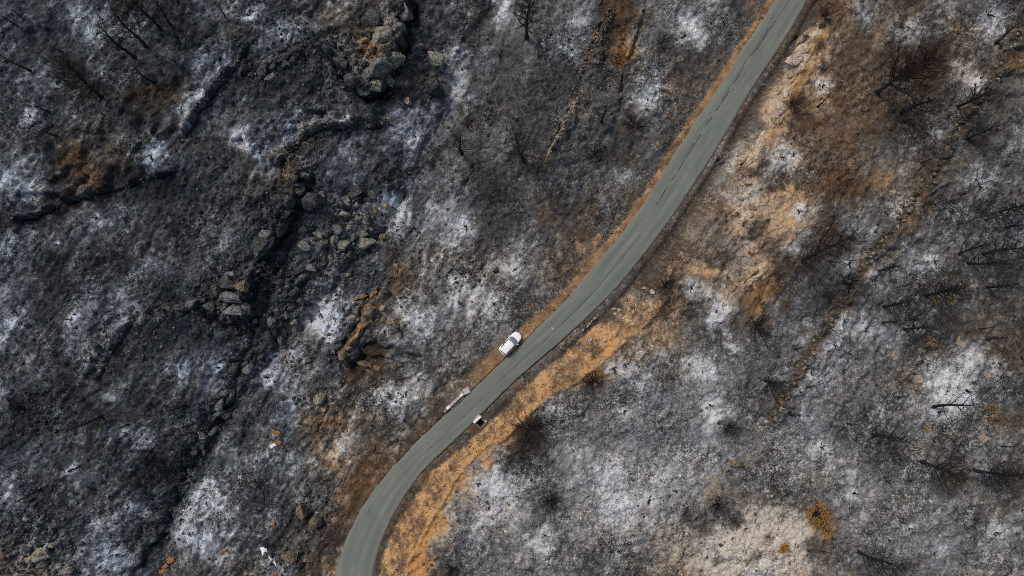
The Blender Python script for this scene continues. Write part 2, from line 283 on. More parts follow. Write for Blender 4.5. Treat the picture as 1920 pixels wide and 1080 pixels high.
def at_many(u, v):
    z = np.zeros_like(u)
    for _ in range(6):
        x = (u - 960) / F * (H - z); y = (540 - v) / F * (H - z); z = z * .4 + .6 * gz(x, y)
    x = (u - 960) / F * (H - z); y = (540 - v) / F * (H - z)
    return x, y, gz(x, y)

# ------------------------------------------------------------------ ground cover fields, shade painted into the brightness
px, py = to_px(gx, gy, zz)
wx = px + fbm(gx, gy, 3.2, 3, 90) * 24 + fbm(gx, gy, .9, 2, 91) * 10
wy = py + fbm(gx, gy, 3.2, 3, 95) * 24 + fbm(gx, gy, .9, 2, 96) * 10
L = sample_map(LMAP, wx, wy); Wm = sample_map(WMAP, wx, wy)
fur2 = fbm((across + wob * .8) / .8, along / 4.2, 1.5, 4, 320, .65)
lr = sstep(900, 1050, px) * sstep(540, 680, py); L = L + lr * (5.45 + .5 * np.exp(-(((px - 1180) / 260) ** 2 + ((py - 880) / 130) ** 2)) - L) * .45
calm = np.clip(1 - .55 * np.exp(-(((px - 1260) / 420) ** 2 + ((py - 850) / 190) ** 2)) - .5 * np.exp(-(((px - 1600) / 150) ** 2 + ((py - 280) / 130) ** 2)), .35, 1)
L = L + calm * (fbm(gx, gy, 5.0, 4, 101) * .45 + fbm(gx, gy, .8, 3, 111, .75) * (1.5 + .8 * leftw) + fur2 * (1.2 + 1.4 * leftw)) + rough * (cid - .5) * 2.0
Wm = Wm - 1.0 * leftw * sstep(5.2, 3.5, Wm) * sstep(800, 500, px) + .9 * (1 - leftw) * sstep(3.5, 2, Wm)
Wm = np.where((py < 480) & (px > 1300), np.minimum(Wm, 6.7), Wm) + fbm(gx, gy, 3.0, 3, 121) * 1.1
sx = px + fbm(gx, gy, 1.2, 4, 131, .8) * 17; sy = py + fbm(gx, gy, 1.2, 4, 136, .8) * 17
for x, y, r, a in SPOTS:
    i = np.nonzero((np.abs(px - x) < 2.6 * r + 8) & (np.abs(py - y) < 2.6 * r + 8))[0]
    g = np.exp(-(((sx[i] - x) ** 2 + (sy[i] - y) ** 2) / (r * .78) ** 2) ** .8)
    L[i] += g * a * np.maximum(8.0 - L[i], 0) * .95; Wm[i] += g * a * (np.minimum(Wm[i], 1.2 if x < 700 else 2.7) - Wm[i])
PATCH = '''1528 62 20 12 -35 7.3 5.8|1500 98 30 15 -42 8 5.4|1483 118 18 12 -40 7.4 5.4|1518 108 14 14 0 7.4 6.2|1530 95 14 10 -50 7 8.4|1495 140 16 12 -30 7 7|1475 172 16 8 -35 8 6.2|1470 182 8 10 0 8 6.4|1460 203 12 14 0 8 6|1468 206 5 16 40 8.2 5.6|1450 228 20 8 20 7 8.4|1440 250 6 12 30 7.8 6.4|1425 262 14 5 -55 8 6.2|1405 290 24 5 -38 7.6 7|1412 300 8 20 30 7.4 7|1358 300 26 20 -30 6.6 5|1372 275 18 12 0 6.2 5.4|1395 345 14 10 0 7 6|1390 370 26 14 0 6.8 5.2
1395 400 8 14 30 7.8 5.6|1398 408 16 9 -35 8 6|1412 398 8 14 20 7.2 7.6|1395 432 7 16 0 7 5.8|1402 462 14 7 50 8.4 5.2|1412 470 8 6 40 7.4 7|1425 505 8 13 30 8 6.6|1415 523 20 5 -33 8.2 6.6|1310 505 28 12 10 6.6 7.4|1332 510 18 10 0 6.6 7.4|1545 70 12 20 30 6.4 8
1290 1010 60 34 -20 6.0 4.9|1400 1016 74 46 0 7.5 4.9|1440 968 48 22 0 7.0 4.9|1490 1000 42 42 0 7.4 4.7|1360 1060 62 32 0 7.6 4.8|1480 1060 40 25 0 7.4 4.8|607 492 22 13 10 5.6 5.2
370 930 48 7 124 7.8 1.8|345 985 38 8 124 7.0 1.8|480 690 60 12 124 6.2 1|610 575 50 12 125 7.8 1.6|790 270 60 12 122 6.0 1.2|865 150 40 6 105 6.8 2.2|945 15 25 5 110 8 2|840 392 40 16 140 6 1.4|455 740 50 8 124 5.6 1|560 660 40 8 124 5.8 1.4|420 830 40 7 120 5.6 1.6'''
for pt in PATCH.replace('\n', '|').split('|'):
    x, y, a, b, ro, lm, wm = map(float, pt.split()); i = np.nonzero((np.abs(px - x) < 2.6 * max(a, b) + 8) & (np.abs(py - y) < 2.2 * max(a, b) + 8))[0]
    if y < 560 and 5 <= wm <= 8.5 and x > 1340: a *= 1.15; b *= 1.2; lm += .5; wm = min(wm, 7.4) - .3
    dx = px[i] * .35 + sx[i] * .65 - x; dy = py[i] * .35 + sy[i] * .65 - y; c, s = math.cos(R(ro)), math.sin(R(ro)); q = np.hypot((dx * c + dy * s) / a, (-dx * s + dy * c) / b)
    g = .9 / (1 + (q / .95) ** 6); L[i] += g * (lm + .14 * (L[i] - 5) - L[i]); Wm[i] += g * (wm - Wm[i])
for x, y, r, a in DARKS:
    i = np.nonzero((np.abs(px - x) < 2.4 * r) & (np.abs(py - y) < 2.4 * r))[0]
    g = np.exp(-(((sx[i] - x) ** 2 + (sy[i] - y) ** 2) / r ** 2)); L[i] += g * a * (1.4 - L[i]) * .8
def band(pts, wd, lum, wrm, k, margin=60, one=None):
    idx, d, s, t = near_line(sx, sy, pts, margin + wd * 3)
    g = k * np.exp(-(d / wd) ** 2) * np.clip(np.minimum(t, 1 - t) / .06, 0, 1)
    L[idx] += g * (lum - L[idx]); Wm[idx] += g * (wrm - Wm[idx])
rs_left = RS * VS > 0
ns = fbm(gx, gy, 1.6, 3, 141)
# tan dirt verge along the valley side of the road
vw = np.interp(py, [0, 120, 330, 480, 560, 640, 700, 760, 800], [7.5, 8, 8, 7, 8, 17, 15, 6, 3])
nr_ = np.where(rs_left & (py < 430), (1 - sstep(30, 62, roadpx + ns * 10)), 0)
L += nr_ * (np.minimum(L, 4.0) - L) * .8; Wm += nr_ * (np.minimum(Wm, 5.0) - Wm) * .8
ve = np.where(rs_left, (1 - sstep(vw * .85, vw * 1.2, roadpx + ns * 4)), 0) * np.interp(py, [0, 620, 700, 780], [1, 1, .75, 0])
L += ve * (5.5 + ns * 1.2 - L) * .92; Wm += ve * (7.7 - Wm) * .95
# the darker strip in the ditch and the orange cut bank
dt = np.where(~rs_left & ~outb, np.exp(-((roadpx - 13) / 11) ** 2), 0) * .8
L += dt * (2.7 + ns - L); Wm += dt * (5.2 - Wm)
bk = inb & ~outb
bkm = np.where(bk, sstep(2, 9, di + ns * 5) * sstep(-1, 4, do), 0) * sstep(520, 640, py + ns * 70)
bn = fbm(gx, gy, 2.6, 4, 151, .65)
bst = fbm(di / 9, RT * 60, 1.0, 4, 160, .6)
bf = fbm(gx, gy, .7, 3, 165, .8)
L += bkm * (5.75 + bn * 1.8 + bst * 1.6 + bf * 1.6 - L) * .95; Wm += bkm * (7.6 + bn * 1.0 - Wm) * .95
band([(1240,575),(1215,600),(1165,640),(1110,690),(1065,722),(1020,745),(985,778),(962,800),(947,817),(927,823),(903,837),(882,860),(850,897),(840,922),(820,953),(800,987),(787,1012),(768,1047),(763,1090)], 3.2, 6.6, 8.6, .75)
band(RIDGE, 14, 5.6, 6.6, .5); band([(1545,40),(1530,95),(1500,150),(1470,215),(1440,260)], 8, 6.6, 8.6, .7)
band([(575,400),(548,470),(515,545),(490,610),(465,690),(430,755),(385,820),(345,890),(315,970),(280,1050)], 24, 2.4, .8, .42)
band([(562,425),(542,490),(507,565),(492,640),(470,700)], 13, 3.3, .6, .6); band([(745,395),(700,455),(655,508),(605,560)], 9, 3.0, .8, .5)
band([(545,325),(536,308),(548,285),(565,262),(592,245),(615,238)], 6, 5.4, 5.6, .7)
band(RUBBLE, 8, 2.9, 6.4, .92); band(W6, 3.5, 5.8, 5.4, .7); band(CLIFF_E, 5, 5.6, 7.8, .9); band(W9, 10, 2.8, 6.4, .6)
band([(1110,490),(1116,462),(1128,440)], 6, 6.2, 8.2, .8); band([(1105,492),(1092,470),(1080,452)], 4, 6, 8.2, .7)
band(RILL, 9, 4.6, 1.6, .6); band([(955,-5),(948,15),(941,36)], 3.5, 8, 2, 1); band([(868,100),(866,150),(856,190)], 5, 6.4, 2.4, .6); band([(835,205),(815,245),(790,300)], 14, 5, 1.4, .5)
for pts, wd in ((W1, 3), (W2, 4), (BANK_S, 5), (W5, 3), (CLIFF_A, 6), (CLIFF_B, 8), (CLIFF_C, 7), (GROOVE_E, 3), (W3, 2)): band(pts, wd, 1.6, 2.6, .5)  # dark lines at walls, cliffs and grooves: their shade painted into the ground
band([(975,642),(930,692),(880,738)], 9, 5.4, 7.6, .55)
LUT = np.array([.007, .016, .031, .055, .086, .155, .26, .46, .74, 1.0])
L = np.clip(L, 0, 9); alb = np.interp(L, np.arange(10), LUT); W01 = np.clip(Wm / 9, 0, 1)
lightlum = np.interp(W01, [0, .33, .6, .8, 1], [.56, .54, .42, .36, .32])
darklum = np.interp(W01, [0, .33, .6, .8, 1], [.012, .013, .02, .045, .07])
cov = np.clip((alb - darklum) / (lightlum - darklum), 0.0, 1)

def mesh_grid(name):
    me = bpy.data.meshes.new(name); n = NX * NY
    me.vertices.add(n); me.vertices.foreach_set('co', np.c_[gx, gy, zz].astype(np.float32).ravel())
    ii = (np.arange(NY - 1)[:, None] * NX + np.arange(NX - 1)[None, :]).ravel()
    q = np.c_[ii, ii + 1, ii + 1 + NX, ii + NX].astype(np.int32); m = len(q)
    me.loops.add(m * 4); me.loops.foreach_set('vertex_index', q.ravel())
    me.polygons.add(m); me.polygons.foreach_set('loop_start', np.arange(0, 4 * m, 4, dtype=np.int32)); me.polygons.foreach_set('loop_total', np.full(m, 4, np.int32))
    me.polygons.foreach_set('use_smooth', np.ones(m, bool)); me.update(calc_edges=True)
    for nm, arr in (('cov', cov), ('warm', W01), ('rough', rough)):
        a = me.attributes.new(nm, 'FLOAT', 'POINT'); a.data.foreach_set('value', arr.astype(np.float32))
    return me

# ------------------------------------------------------------------ materials
def newmat(name):
    m = bpy.data.materials.new(name); m.use_nodes = True; nt = m.node_tree; return m, nt.nodes, nt.links, nt.nodes['Principled BSDF']
def N(ns, typ, **kw):
    n = ns.new(typ)
    for k, v in kw.items():
        if k.startswith('i_'): n.inputs[k[2:].replace('_', ' ')].default_value = v
        else: setattr(n, k, v)
    return n
def ramp(ns, stops):
    r = ns.new('ShaderNodeValToRGB'); e = r.color_ramp.elements
    while len(e) < len(stops): e.new(.5)
    for el, (p, c) in zip(e, stops): el.position = p; el.color = (*c, 1)
    return r
def math_(ns, ls, op, a, b=None, clamp=False):
    n = ns.new('ShaderNodeMath'); n.operation = op; n.use_clamp = clamp
    for i, v in enumerate((a, b)):
        if v is None: continue
        if isinstance(v, (int, float)): n.inputs[i].default_value = v
        else: ls.new(v, n.inputs[i])
    return n.outputs[0]
def noise(ns, ls, vec, scale, detail=4, rough=.6, dist=0):
    n = N(ns, 'ShaderNodeTexNoise'); n.inputs['Scale'].default_value = scale; n.inputs['Detail'].default_value = detail
    n.inputs['Roughness'].default_value = rough; n.inputs['Distortion'].default_value = dist; ls.new(vec, n.inputs['Vector']); return n.outputs[0]
def ground_mat():
    m, ns, ls, b = newmat('burnt_ground')
    pos = N(ns, 'ShaderNodeNewGeometry').outputs['Position']
    A = {k: N(ns, 'ShaderNodeAttribute', attribute_name=k).outputs['Fac'] for k in ('cov', 'warm', 'rough')}
    n1 = noise(ns, ls, pos, 1.0, 5, .75, .8); n2 = noise(ns, ls, pos, 3.0, 2, .7, 1.6)
    v = N(ns, 'ShaderNodeTexVoronoi', feature='DISTANCE_TO_EDGE'); v.inputs['Scale'].default_value = 1.7; ls.new(pos, v.inputs['Vector'])
    n3 = noise(ns, ls, pos, 5.2, 1, .5, 1.0)
    nn = math_(ns, ls, 'ADD', math_(ns, ls, 'MULTIPLY', n1, .40), math_(ns, ls, 'ADD', math_(ns, ls, 'MULTIPLY', n2, .38), math_(ns, ls, 'MULTIPLY', n3, .22)))
    # squared spread about .5: many dark grains, few bright flecks, mean near 1
    nn = math_(ns, ls, 'MAXIMUM', math_(ns, ls, 'ADD', math_(ns, ls, 'MULTIPLY', math_(ns, ls, 'SUBTRACT', nn, .5), 4.1), .36), 0.0)
    g = math_(ns, ls, 'MULTIPLY', math_(ns, ls, 'MULTIPLY', nn, nn), 4.2)
    lowc = math_(ns, ls, 'ADD', math_(ns, ls, 'MULTIPLY', math_(ns, ls, 'SUBTRACT', noise(ns, ls, pos, .13, 3, .6), .36, True), 3.0, True), .42)
    fac = math_(ns, ls, 'MULTIPLY', A['cov'], math_(ns, ls, 'ADD', math_(ns, ls, 'MULTIPLY', math_(ns, ls, 'SUBTRACT', g, .97), lowc), 1.0))
    sc_ = math_(ns, ls, 'MULTIPLY', A['cov'], .65, True)
    fac = math_(ns, ls, 'ADD', math_(ns, ls, 'MULTIPLY', fac, math_(ns, ls, 'SUBTRACT', 1.0, sc_)), math_(ns, ls, 'MULTIPLY', A['cov'], sc_), True)
    wj = math_(ns, ls, 'ADD', A['warm'], math_(ns, ls, 'MULTIPLY', math_(ns, ls, 'SUBTRACT', noise(ns, ls, pos, 1.4, 3), .5), .35), True)
    lt = ramp(ns, [(0, (.52, .60, .675)), (.22, (.62, .645, .67)), (.42, (.60, .58, .55)), (.54, (.56, .50, .42)), (.66, (.47, .39, .30)), (.84, (.50, .305, .15)), (1, (.54, .275, .095))])
    dk = ramp(ns, [(0, (.0095, .0125, .019)), (.33, (.0145, .0145, .0150)), (.6, (.030, .022, .017)), (.8, (.070, .043, .025)), (1, (.11, .058, .024))])
    ls.new(wj, lt.inputs[0]); ls.new(wj, dk.inputs[0])
    mx = N(ns, 'ShaderNodeMix', data_type='RGBA'); ls.new(fac, mx.inputs[0]); ls.new(dk.outputs[0], mx.inputs[6]); ls.new(lt.outputs[0], mx.inputs[7])
    ls.new(mx.outputs[2], b.inputs['Base Color']); b.inputs['Roughness'].default_value = .95; b.inputs['Specular IOR Level'].default_value = .15
    bp = N(ns, 'ShaderNodeBump'); bp.inputs['Strength'].default_value = .9; bp.inputs['Distance'].default_value = .16
    ls.new(math_(ns, ls, 'ADD', n2, math_(ns, ls, 'MULTIPLY', n1, 1.0)), bp.inputs['Height']); ls.new(bp.outputs[0], b.inputs['Normal'])
    return m
def rock_mat(name, c0, c1, dust=.35, dustc=(.4, .43, .46)):
    m, ns, ls, b = newmat(name); tc = N(ns, 'ShaderNodeNewGeometry'); pos = tc.outputs['Position']
    n1 = noise(ns, ls, pos, 1.3, 6, .7, .8); n2 = noise(ns, ls, pos, 4.0, 3, .7, .5)
    vo = N(ns, 'ShaderNodeTexVoronoi', feature='DISTANCE_TO_EDGE'); vo.inputs['Scale'].default_value = .8
    wp = N(ns, 'ShaderNodeVectorMath', operation='MULTIPLY_ADD'); nv = N(ns, 'ShaderNodeTexNoise'); nv.inputs['Scale'].default_value = 1.1; ls.new(pos, nv.inputs['Vector'])
    ls.new(nv.outputs[1], wp.inputs[0]); wp.inputs[1].default_value = (1.6, 1.6, 1.6); ls.new(pos, wp.inputs[2]); ls.new(wp.outputs[0], vo.inputs['Vector'])
    ck = math_(ns, ls, 'MULTIPLY', math_(ns, ls, 'ADD', vo.outputs[0], .01), 9.0, True)
    r = ramp(ns, [(.27, c0), (.56, c1)]); ls.new(math_(ns, ls, 'MULTIPLY', math_(ns, ls, 'ADD', math_(ns, ls, 'MULTIPLY', n1, .55), math_(ns, ls, 'MULTIPLY', n2, .45)), math_(ns, ls, 'ADD', math_(ns, ls, 'MULTIPLY', ck, .4), .6)), r.inputs[0])
    sp = N(ns, 'ShaderNodeSeparateXYZ'); ls.new(tc.outputs['Normal'], sp.inputs[0])
    up = math_(ns, ls, 'MULTIPLY', math_(ns, ls, 'SUBTRACT', sp.outputs[2], .2, True), math_(ns, ls, 'MULTIPLY', math_(ns, ls, 'SUBTRACT', n2, .52, True), 6 * dust), True)
    mx = N(ns, 'ShaderNodeMix', data_type='RGBA'); ls.new(up, mx.inputs[0]); ls.new(r.outputs[0], mx.inputs[6]); mx.inputs[7].default_value = (*dustc, 1)
    ls.new(mx.outputs[2], b.inputs['Base Color']); b.inputs['Roughness'].default_value = .92; b.inputs['Specular IOR Level'].default_value = .2
    bp = N(ns, 'ShaderNodeBump'); bp.inputs['Strength'].default_value = .8; bp.inputs['Distance'].default_value = .25
    ls.new(math_(ns, ls, 'ADD', math_(ns, ls, 'ADD', n1, n2), math_(ns, ls, 'MULTIPLY', ck, .5)), bp.inputs['Height']); ls.new(bp.outputs[0], b.inputs['Normal']); return m
def plain(name, c, rough=.8, var=.3, scale=3.0, metal=0.0, spec=.3, c2=None):
    m, ns, ls, b = newmat(name); pos = N(ns, 'ShaderNodeTexCoord').outputs['Object']
    n = noise(ns, ls, pos, scale, 4, .65); c2 = c2 or tuple(max(0, x * (1 - var)) for x in c)
    r = ramp(ns, [(.3, c2), (.7, c)]); ls.new(n, r.inputs[0]); ls.new(r.outputs[0], b.inputs['Base Color'])
    b.inputs['Roughness'].default_value = rough; b.inputs['Metallic'].default_value = metal; b.inputs['Specular IOR Level'].default_value = spec; return m
def road_mat():
    m, ns, ls, b = newmat('worn_asphalt'); pos = N(ns, 'ShaderNodeNewGeometry').outputs['Position']
    ac = N(ns, 'ShaderNodeAttribute', attribute_name='across').outputs['Fac']; al = N(ns, 'ShaderNodeAttribute', attribute_name='along').outputs['Fac']
    cmb = N(ns, 'ShaderNodeCombineXYZ'); ls.new(math_(ns, ls, 'MULTIPLY', ac, 1.0), cmb.inputs[0]); ls.new(math_(ns, ls, 'MULTIPLY', al, .05), cmb.inputs[1])
    streak = noise(ns, ls, cmb.outputs[0], 2.4, 5, .6); fine = noise(ns, ls, pos, 7, 4, .7); big = noise(ns, ls, pos, .16, 4, .6, .4)
    s = math_(ns, ls, 'ADD', math_(ns, ls, 'MULTIPLY', streak, .5), math_(ns, ls, 'ADD', math_(ns, ls, 'MULTIPLY', fine, .30), math_(ns, ls, 'MULTIPLY', big, .20)))
    r = ramp(ns, [(.34, (.110, .124, .104)), (.5, (.148, .163, .137)), (.64, (.195, .207, .174))]); ls.new(s, r.inputs[0])
    tr = math_(ns, ls, 'ADD', math_(ns, ls, 'MULTIPLY', math_(ns, ls, 'COSINE', math_(ns, ls, 'MULTIPLY', ac, 12.0)), -.028), 0.0)
    s = math_(ns, ls, 'ADD', s, tr); ls.new(s, r.inputs[0])
    # dust and broken edge towards the sides
    ed = math_(ns, ls, 'ABSOLUTE', ac); e2 = math_(ns, ls, 'MULTIPLY', math_(ns, ls, 'SUBTRACT', math_(ns, ls, 'ADD', ed, math_(ns, ls, 'MULTIPLY', noise(ns, ls, pos, 1.0, 5, .7), .34)), 1.02, True), 5.0, True)
    mx = N(ns, 'ShaderNodeMix', data_type='RGBA'); ls.new(e2, mx.inputs[0]); ls.new(r.outputs[0], mx.inputs[6]); mx.inputs[7].default_value = (.17, .155, .12, 1)
    ls.new(mx.outputs[2], b.inputs['Base Color']); b.inputs['Roughness'].default_value = .9; b.inputs['Specular IOR Level'].default_value = .2
    bp = N(ns, 'ShaderNodeBump'); bp.inputs['Strength'].default_value = .25; bp.inputs['Distance'].default_value = .02; ls.new(fine, bp.inputs['Height']); ls.new(bp.outputs[0], b.inputs['Normal']); return m
M = dict(
    ground=ground_mat(), road=road_mat(),
    rock_grey=rock_mat('grey_rock', (.04, .041, .041), (.19, .188, .18), .4),
    rock_olive=rock_mat('olive_grey_rock', (.06, .058, .046), (.31, .29, .215), .2),
    rock_dark=rock_mat('sooty_rock', (.013, .0135, .0145), (.068, .068, .068), .45),
    rock_tan=rock_mat('tan_sandstone', (.13, .09, .055), (.44, .34, .23), .1, (.5, .48, .44)),
    rock_pale=rock_mat('pale_sandstone', (.24, .17, .11), (.60, .50, .38), .1, (.6, .58, .54)),
    rock_orange=rock_mat('orange_sandstone', (.10, .058, .033), (.37, .22, .115), .15),
    rubble=rock_mat('brown_rubble', (.032, .027, .021), (.215, .165, .11), .15),
    char=plain('charred_wood', (.020, .018, .017), .8, .6, 6), char_brown=plain('scorched_twig', (.05, .028, .020), .85, .6, 4),
    ashtwig=plain('ash_white_twig', (.42, .44, .46), .9, .5, 4), needles=plain('scorched_needles', (.085, .036, .020), .9, .65, 1.5),
    orange_leaf=plain('rust_orange_leaves', (.55, .26, .06), .8, .6, 3.0), concrete=plain('weathered_concrete', (.50, .46, .42), .85, .35, 3),
    concrete_white=plain('pale_concrete', (.82, .79, .76), .8, .18, 3), concrete_dark=plain('stained_concrete', (.24, .22, .20), .9, .4, 3),
    crack=plain('bitumen_crack', (.045, .05, .048), .8, .4, 2), yellow=plain('yellow_road_paint', (.42, .40, .10), .7, .4, 6),
    paint=plain('white_car_paint', (.84, .84, .85), .25, .03, 2, spec=.5), glass=plain('sky_toned_car_glass', (.15, .21, .24), .08, .1, 1, spec=.7),  # windscreen glass: the sky's reflection is put into its base colour
    darkglass=plain('dark_car_glass', (.016, .018, .022), .08, .2, 1, spec=.6), rubber=plain('tyre_rubber', (.02, .02, .02), .9, .3, 5), metal=plain('wheel_alloy', (.45, .45, .46), .35, .2, 4, .9),
    black=plain('black_plastic', (.02, .02, .022), .6, .2, 4), lamp=plain('clear_lamp_lens', (.65, .68, .70), .15, .1, 4, spec=.6), redlamp=plain('red_lamp_lens', (.22, .015, .015), .2, .2, 4),
    dry=plain('dry_straw', (.38, .26, .12), .9, .5, 3), skin=plain('skin', (.42, .25, .17), .6, .1, 6), hair=plain('light_brown_hair', (.42, .29, .17), .7, .3, 8), jacket=plain('brown_jacket', (.20, .085, .045), .85, .35, 5), trousers=plain('dark_trousers', (.022, .023, .03), .85, .3, 5),
    white_scrap=plain('white_scrap', (.82, .82, .84), .6, .15, 3), terracotta=plain('terracotta', (.42, .17, .07), .8, .7, 3), slab=plain('tan_slab', (.40, .31, .24), .9, .65, 2.5))

# ------------------------------------------------------------------ object helpers
def link(o, parent=None, mat=None):
    COL.objects.link(o)
    if parent is not None: o.parent = parent
    if mat is not None and o.type == 'MESH' and not o.data.materials: o.data.materials.append(mat)
    return o
def tag(o, label=None, cat=None, group=None, kind=None):
    if label: o['label'] = label
    if cat: o['category'] = cat
    if group: o['group'] = group
    if kind: o['kind'] = kind
    return o
def empty(name, loc, rz=0):
    o = bpy.data.objects.new(name, None); COL.objects.link(o); o.location = loc; o.rotation_euler = (0, 0, rz); o.empty_display_size = .3; return o
def pymesh(name, V, Fc, mat, parent=None, smooth=False):
    me = bpy.data.meshes.new(name); me.from_pydata(V, [], Fc); me.materials.append(mat)
    if smooth: me.polygons.foreach_set('use_smooth', [True] * len(me.polygons))
    me.update(); return link(bpy.data.objects.new(name, me), parent)
def box(V, Fc, c, s, rz=0.0, taper=1.0):
    k = len(V); ca, sa = math.cos(rz), math.sin(rz)
    for z in (-1, 1):
        t = taper if z > 0 else 1
        for x, y in ((-1, -1), (1, -1), (1, 1), (-1, 1)):
            lx, ly = x * s[0] / 2 * t, y * s[1] / 2 * t
            V.append((c[0] + lx * ca - ly * sa, c[1] + lx * sa + ly * ca, c[2] + z * s[2] / 2))
    Fc += [tuple(k + i for i in f) for f in ((3, 2, 1, 0), (4, 5, 6, 7), (0, 1, 5, 4), (1, 2, 6, 5), (2, 3, 7, 6), (3, 0, 4, 7))]
def bevel_obj(o, w_=.02, seg=2):
    b = o.modifiers.new('bevel', 'BEVEL'); b.width = w_; b.segments = seg; b.limit_method = 'ANGLE'; return o
def tube(V, Fc, pts, rad, n=5, cap=True):
    k = len(V); m = len(pts)
    for i, p in enumerate(pts):
        d = (pts[min(i + 1, m - 1)] - pts[max(i - 1, 0)])
        if d.length < 1e-6: d = Vector((0, 0, 1))
        d.normalize(); a = d.orthogonal().normalized(); b = d.cross(a)
        for j in range(n):
            th = 2 * math.pi * j / n; q = p + (a * math.cos(th) + b * math.sin(th)) * rad[i]; V.append((q.x, q.y, q.z))
    for i in range(m - 1):
        for j in range(n):
            j2 = (j + 1) % n; Fc.append((k + i * n + j, k + i * n + j2, k + (i + 1) * n + j2, k + (i + 1) * n + j))
    if cap: Fc.append(tuple(k + (m - 1) * n + j for j in range(n)))
ORD = ['leftmost', 'second from left', 'third from left', 'fourth from left', 'fifth from left', 'sixth from left', 'seventh from left', 'eighth from left', 'ninth from left', 'tenth from left', 'eleventh from left', 'twelfth from left', 'thirteenth from left', 'fourteenth from left', 'fifteenth from left', 'sixteenth from left', 'seventeenth from left', 'eighteenth from left', 'nineteenth from left', 'twentieth from left']
def rank(items, noun, place):
    """items: list of (px, key); the label counts from the left so that it singles one out"""
    out = {}; it = sorted(items, key=lambda a: a[0])
    for i, (x, k) in enumerate(it):
        if len(it) == 1: out[k] = 'lone %s %s' % (noun, place)
        elif i == len(it) - 1: out[k] = 'rightmost %s %s' % (noun, place)
        else: out[k] = '%s %s, %s' % (noun, place, ORD[i])
    return out
#---STRUCTURE---
# ------------------------------------------------------------------ structure: ground, road
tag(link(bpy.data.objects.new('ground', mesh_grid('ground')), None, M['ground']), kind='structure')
def build_road():
    n = NR * 2; l2, r2 = resample(rl, n), resample(rr, n); V = []; Fc = []; ac = []; al = []; c = 17; dist = 0; prev = None
    for i in range(n):
        mid = (l2[i] + r2[i]) / 2
        if prev is not None: dist += np.hypot(*(mid - prev)) / S
        prev = mid
        for j in range(c):
            f = j / (c - 1); p = l2[i] * (1 - f) + r2[i] * f
            wob = 0
            if j in (0, c - 1):
                nrm = (r2[i] - l2[i]) / np.hypot(*(r2[i] - l2[i])); wob = float(vnoise(np.array([i * .55]), np.array([j * 3.3]), 8)[0] - .5) * 2.6 + float(vnoise(np.array([i * 1.7]), np.array([j * 3.3]), 9)[0] - .5) * 2.0
                p = p + nrm * wob
            a = 2 * f - 1; V.append(((p[0] - 960) / S, (540 - p[1]) / S, .05 - .05 * a * a - (.0 if 0 < j < c - 1 else .03))); ac.append(a); al.append(dist)
    top = len(V)
    for i in range(n):                                   # a skirt so that the slab has thickness
        for j in (0, c - 1): x, y, z = V[i * c + j]; V.append((x, y, -.4)); ac.append(ac[i * c + j]); al.append(al[i * c + j])
    for i in range(n - 1):
        for j in range(c - 1): Fc.append((i * c + j, (i + 1) * c + j, (i + 1) * c + j + 1, i * c + j + 1))
        Fc.append((i * c, top + 2 * i, top + 2 * i + 2, (i + 1) * c)); Fc.append((i * c + c - 1, (i + 1) * c + c - 1, top + 2 * i + 3, top + 2 * i + 1))
    o = pymesh('road', V, Fc, M['road'], None, True)
    for nm, arr in (('across', ac), ('along', al)): o.data.attributes.new(nm, 'FLOAT', 'POINT').data.foreach_set('value', np.array(arr, np.float32))
    tag(o, kind='structure')
    # the dark seams: narrow strips of bitumen 4 mm above the slab
    def seam(i0, i1, f0, wd, seed, gap=0.0):
        Vs = []; Fs = []; run = False
        for k, i in enumerate(range(int(i0 * n), int(i1 * n))):
            f = f0 + .012 * (float(vnoise(np.array([i * .23]), np.array([seed * 7.1]), 3)[0]) - .5); p = l2[i] * (1 - f) + r2[i] * f
            nrm = (r2[i] - l2[i]) / np.hypot(*(r2[i] - l2[i])); ww = wd * S * (.35 + 1.1 * float(vnoise(np.array([i * .8]), np.array([seed * 3.3]), 4)[0])); a = 2 * f - 1; z = .05 - .05 * a * a + .008
            for sg in (-1, 1): q = p + nrm * sg * ww / 2; Vs.append(((q[0] - 960) / S, (540 - q[1]) / S, z))
            on = float(vnoise(np.array([i * .33]), np.array([seed * 1.7]), 5)[0]) > gap
            if k and on: b = len(Vs); Fs.append((b - 4, b - 2, b - 1, b - 3))
        return pymesh('road_seam', Vs, Fs, M['crack'], o)
    seam(.09, .36, .36, .17, 1, .28); seam(.40, .66, .52, .10, 2, .2); seam(.1, .3, .30, .10, 3, .5); seam(.66, .8, .56, .07, 4, .5); seam(.02, .14, .40, .12, 5, .3)
    Vy = []; Fy = []; cx, cy = (1036 - 960) / S, (540 - 616) / S                     # a daub of yellow paint
    for k in range(9):
        th = k * 2 * math.pi / 9; r = .28 + .12 * math.sin(3 * th + 1); Vy.append((cx + r * .75 * math.cos(th), cy + r * math.sin(th), .062))
    Fy.append(tuple(range(9))); pymesh('paint_mark', Vy, Fy, M['yellow'], o)
    return o
road = build_road()

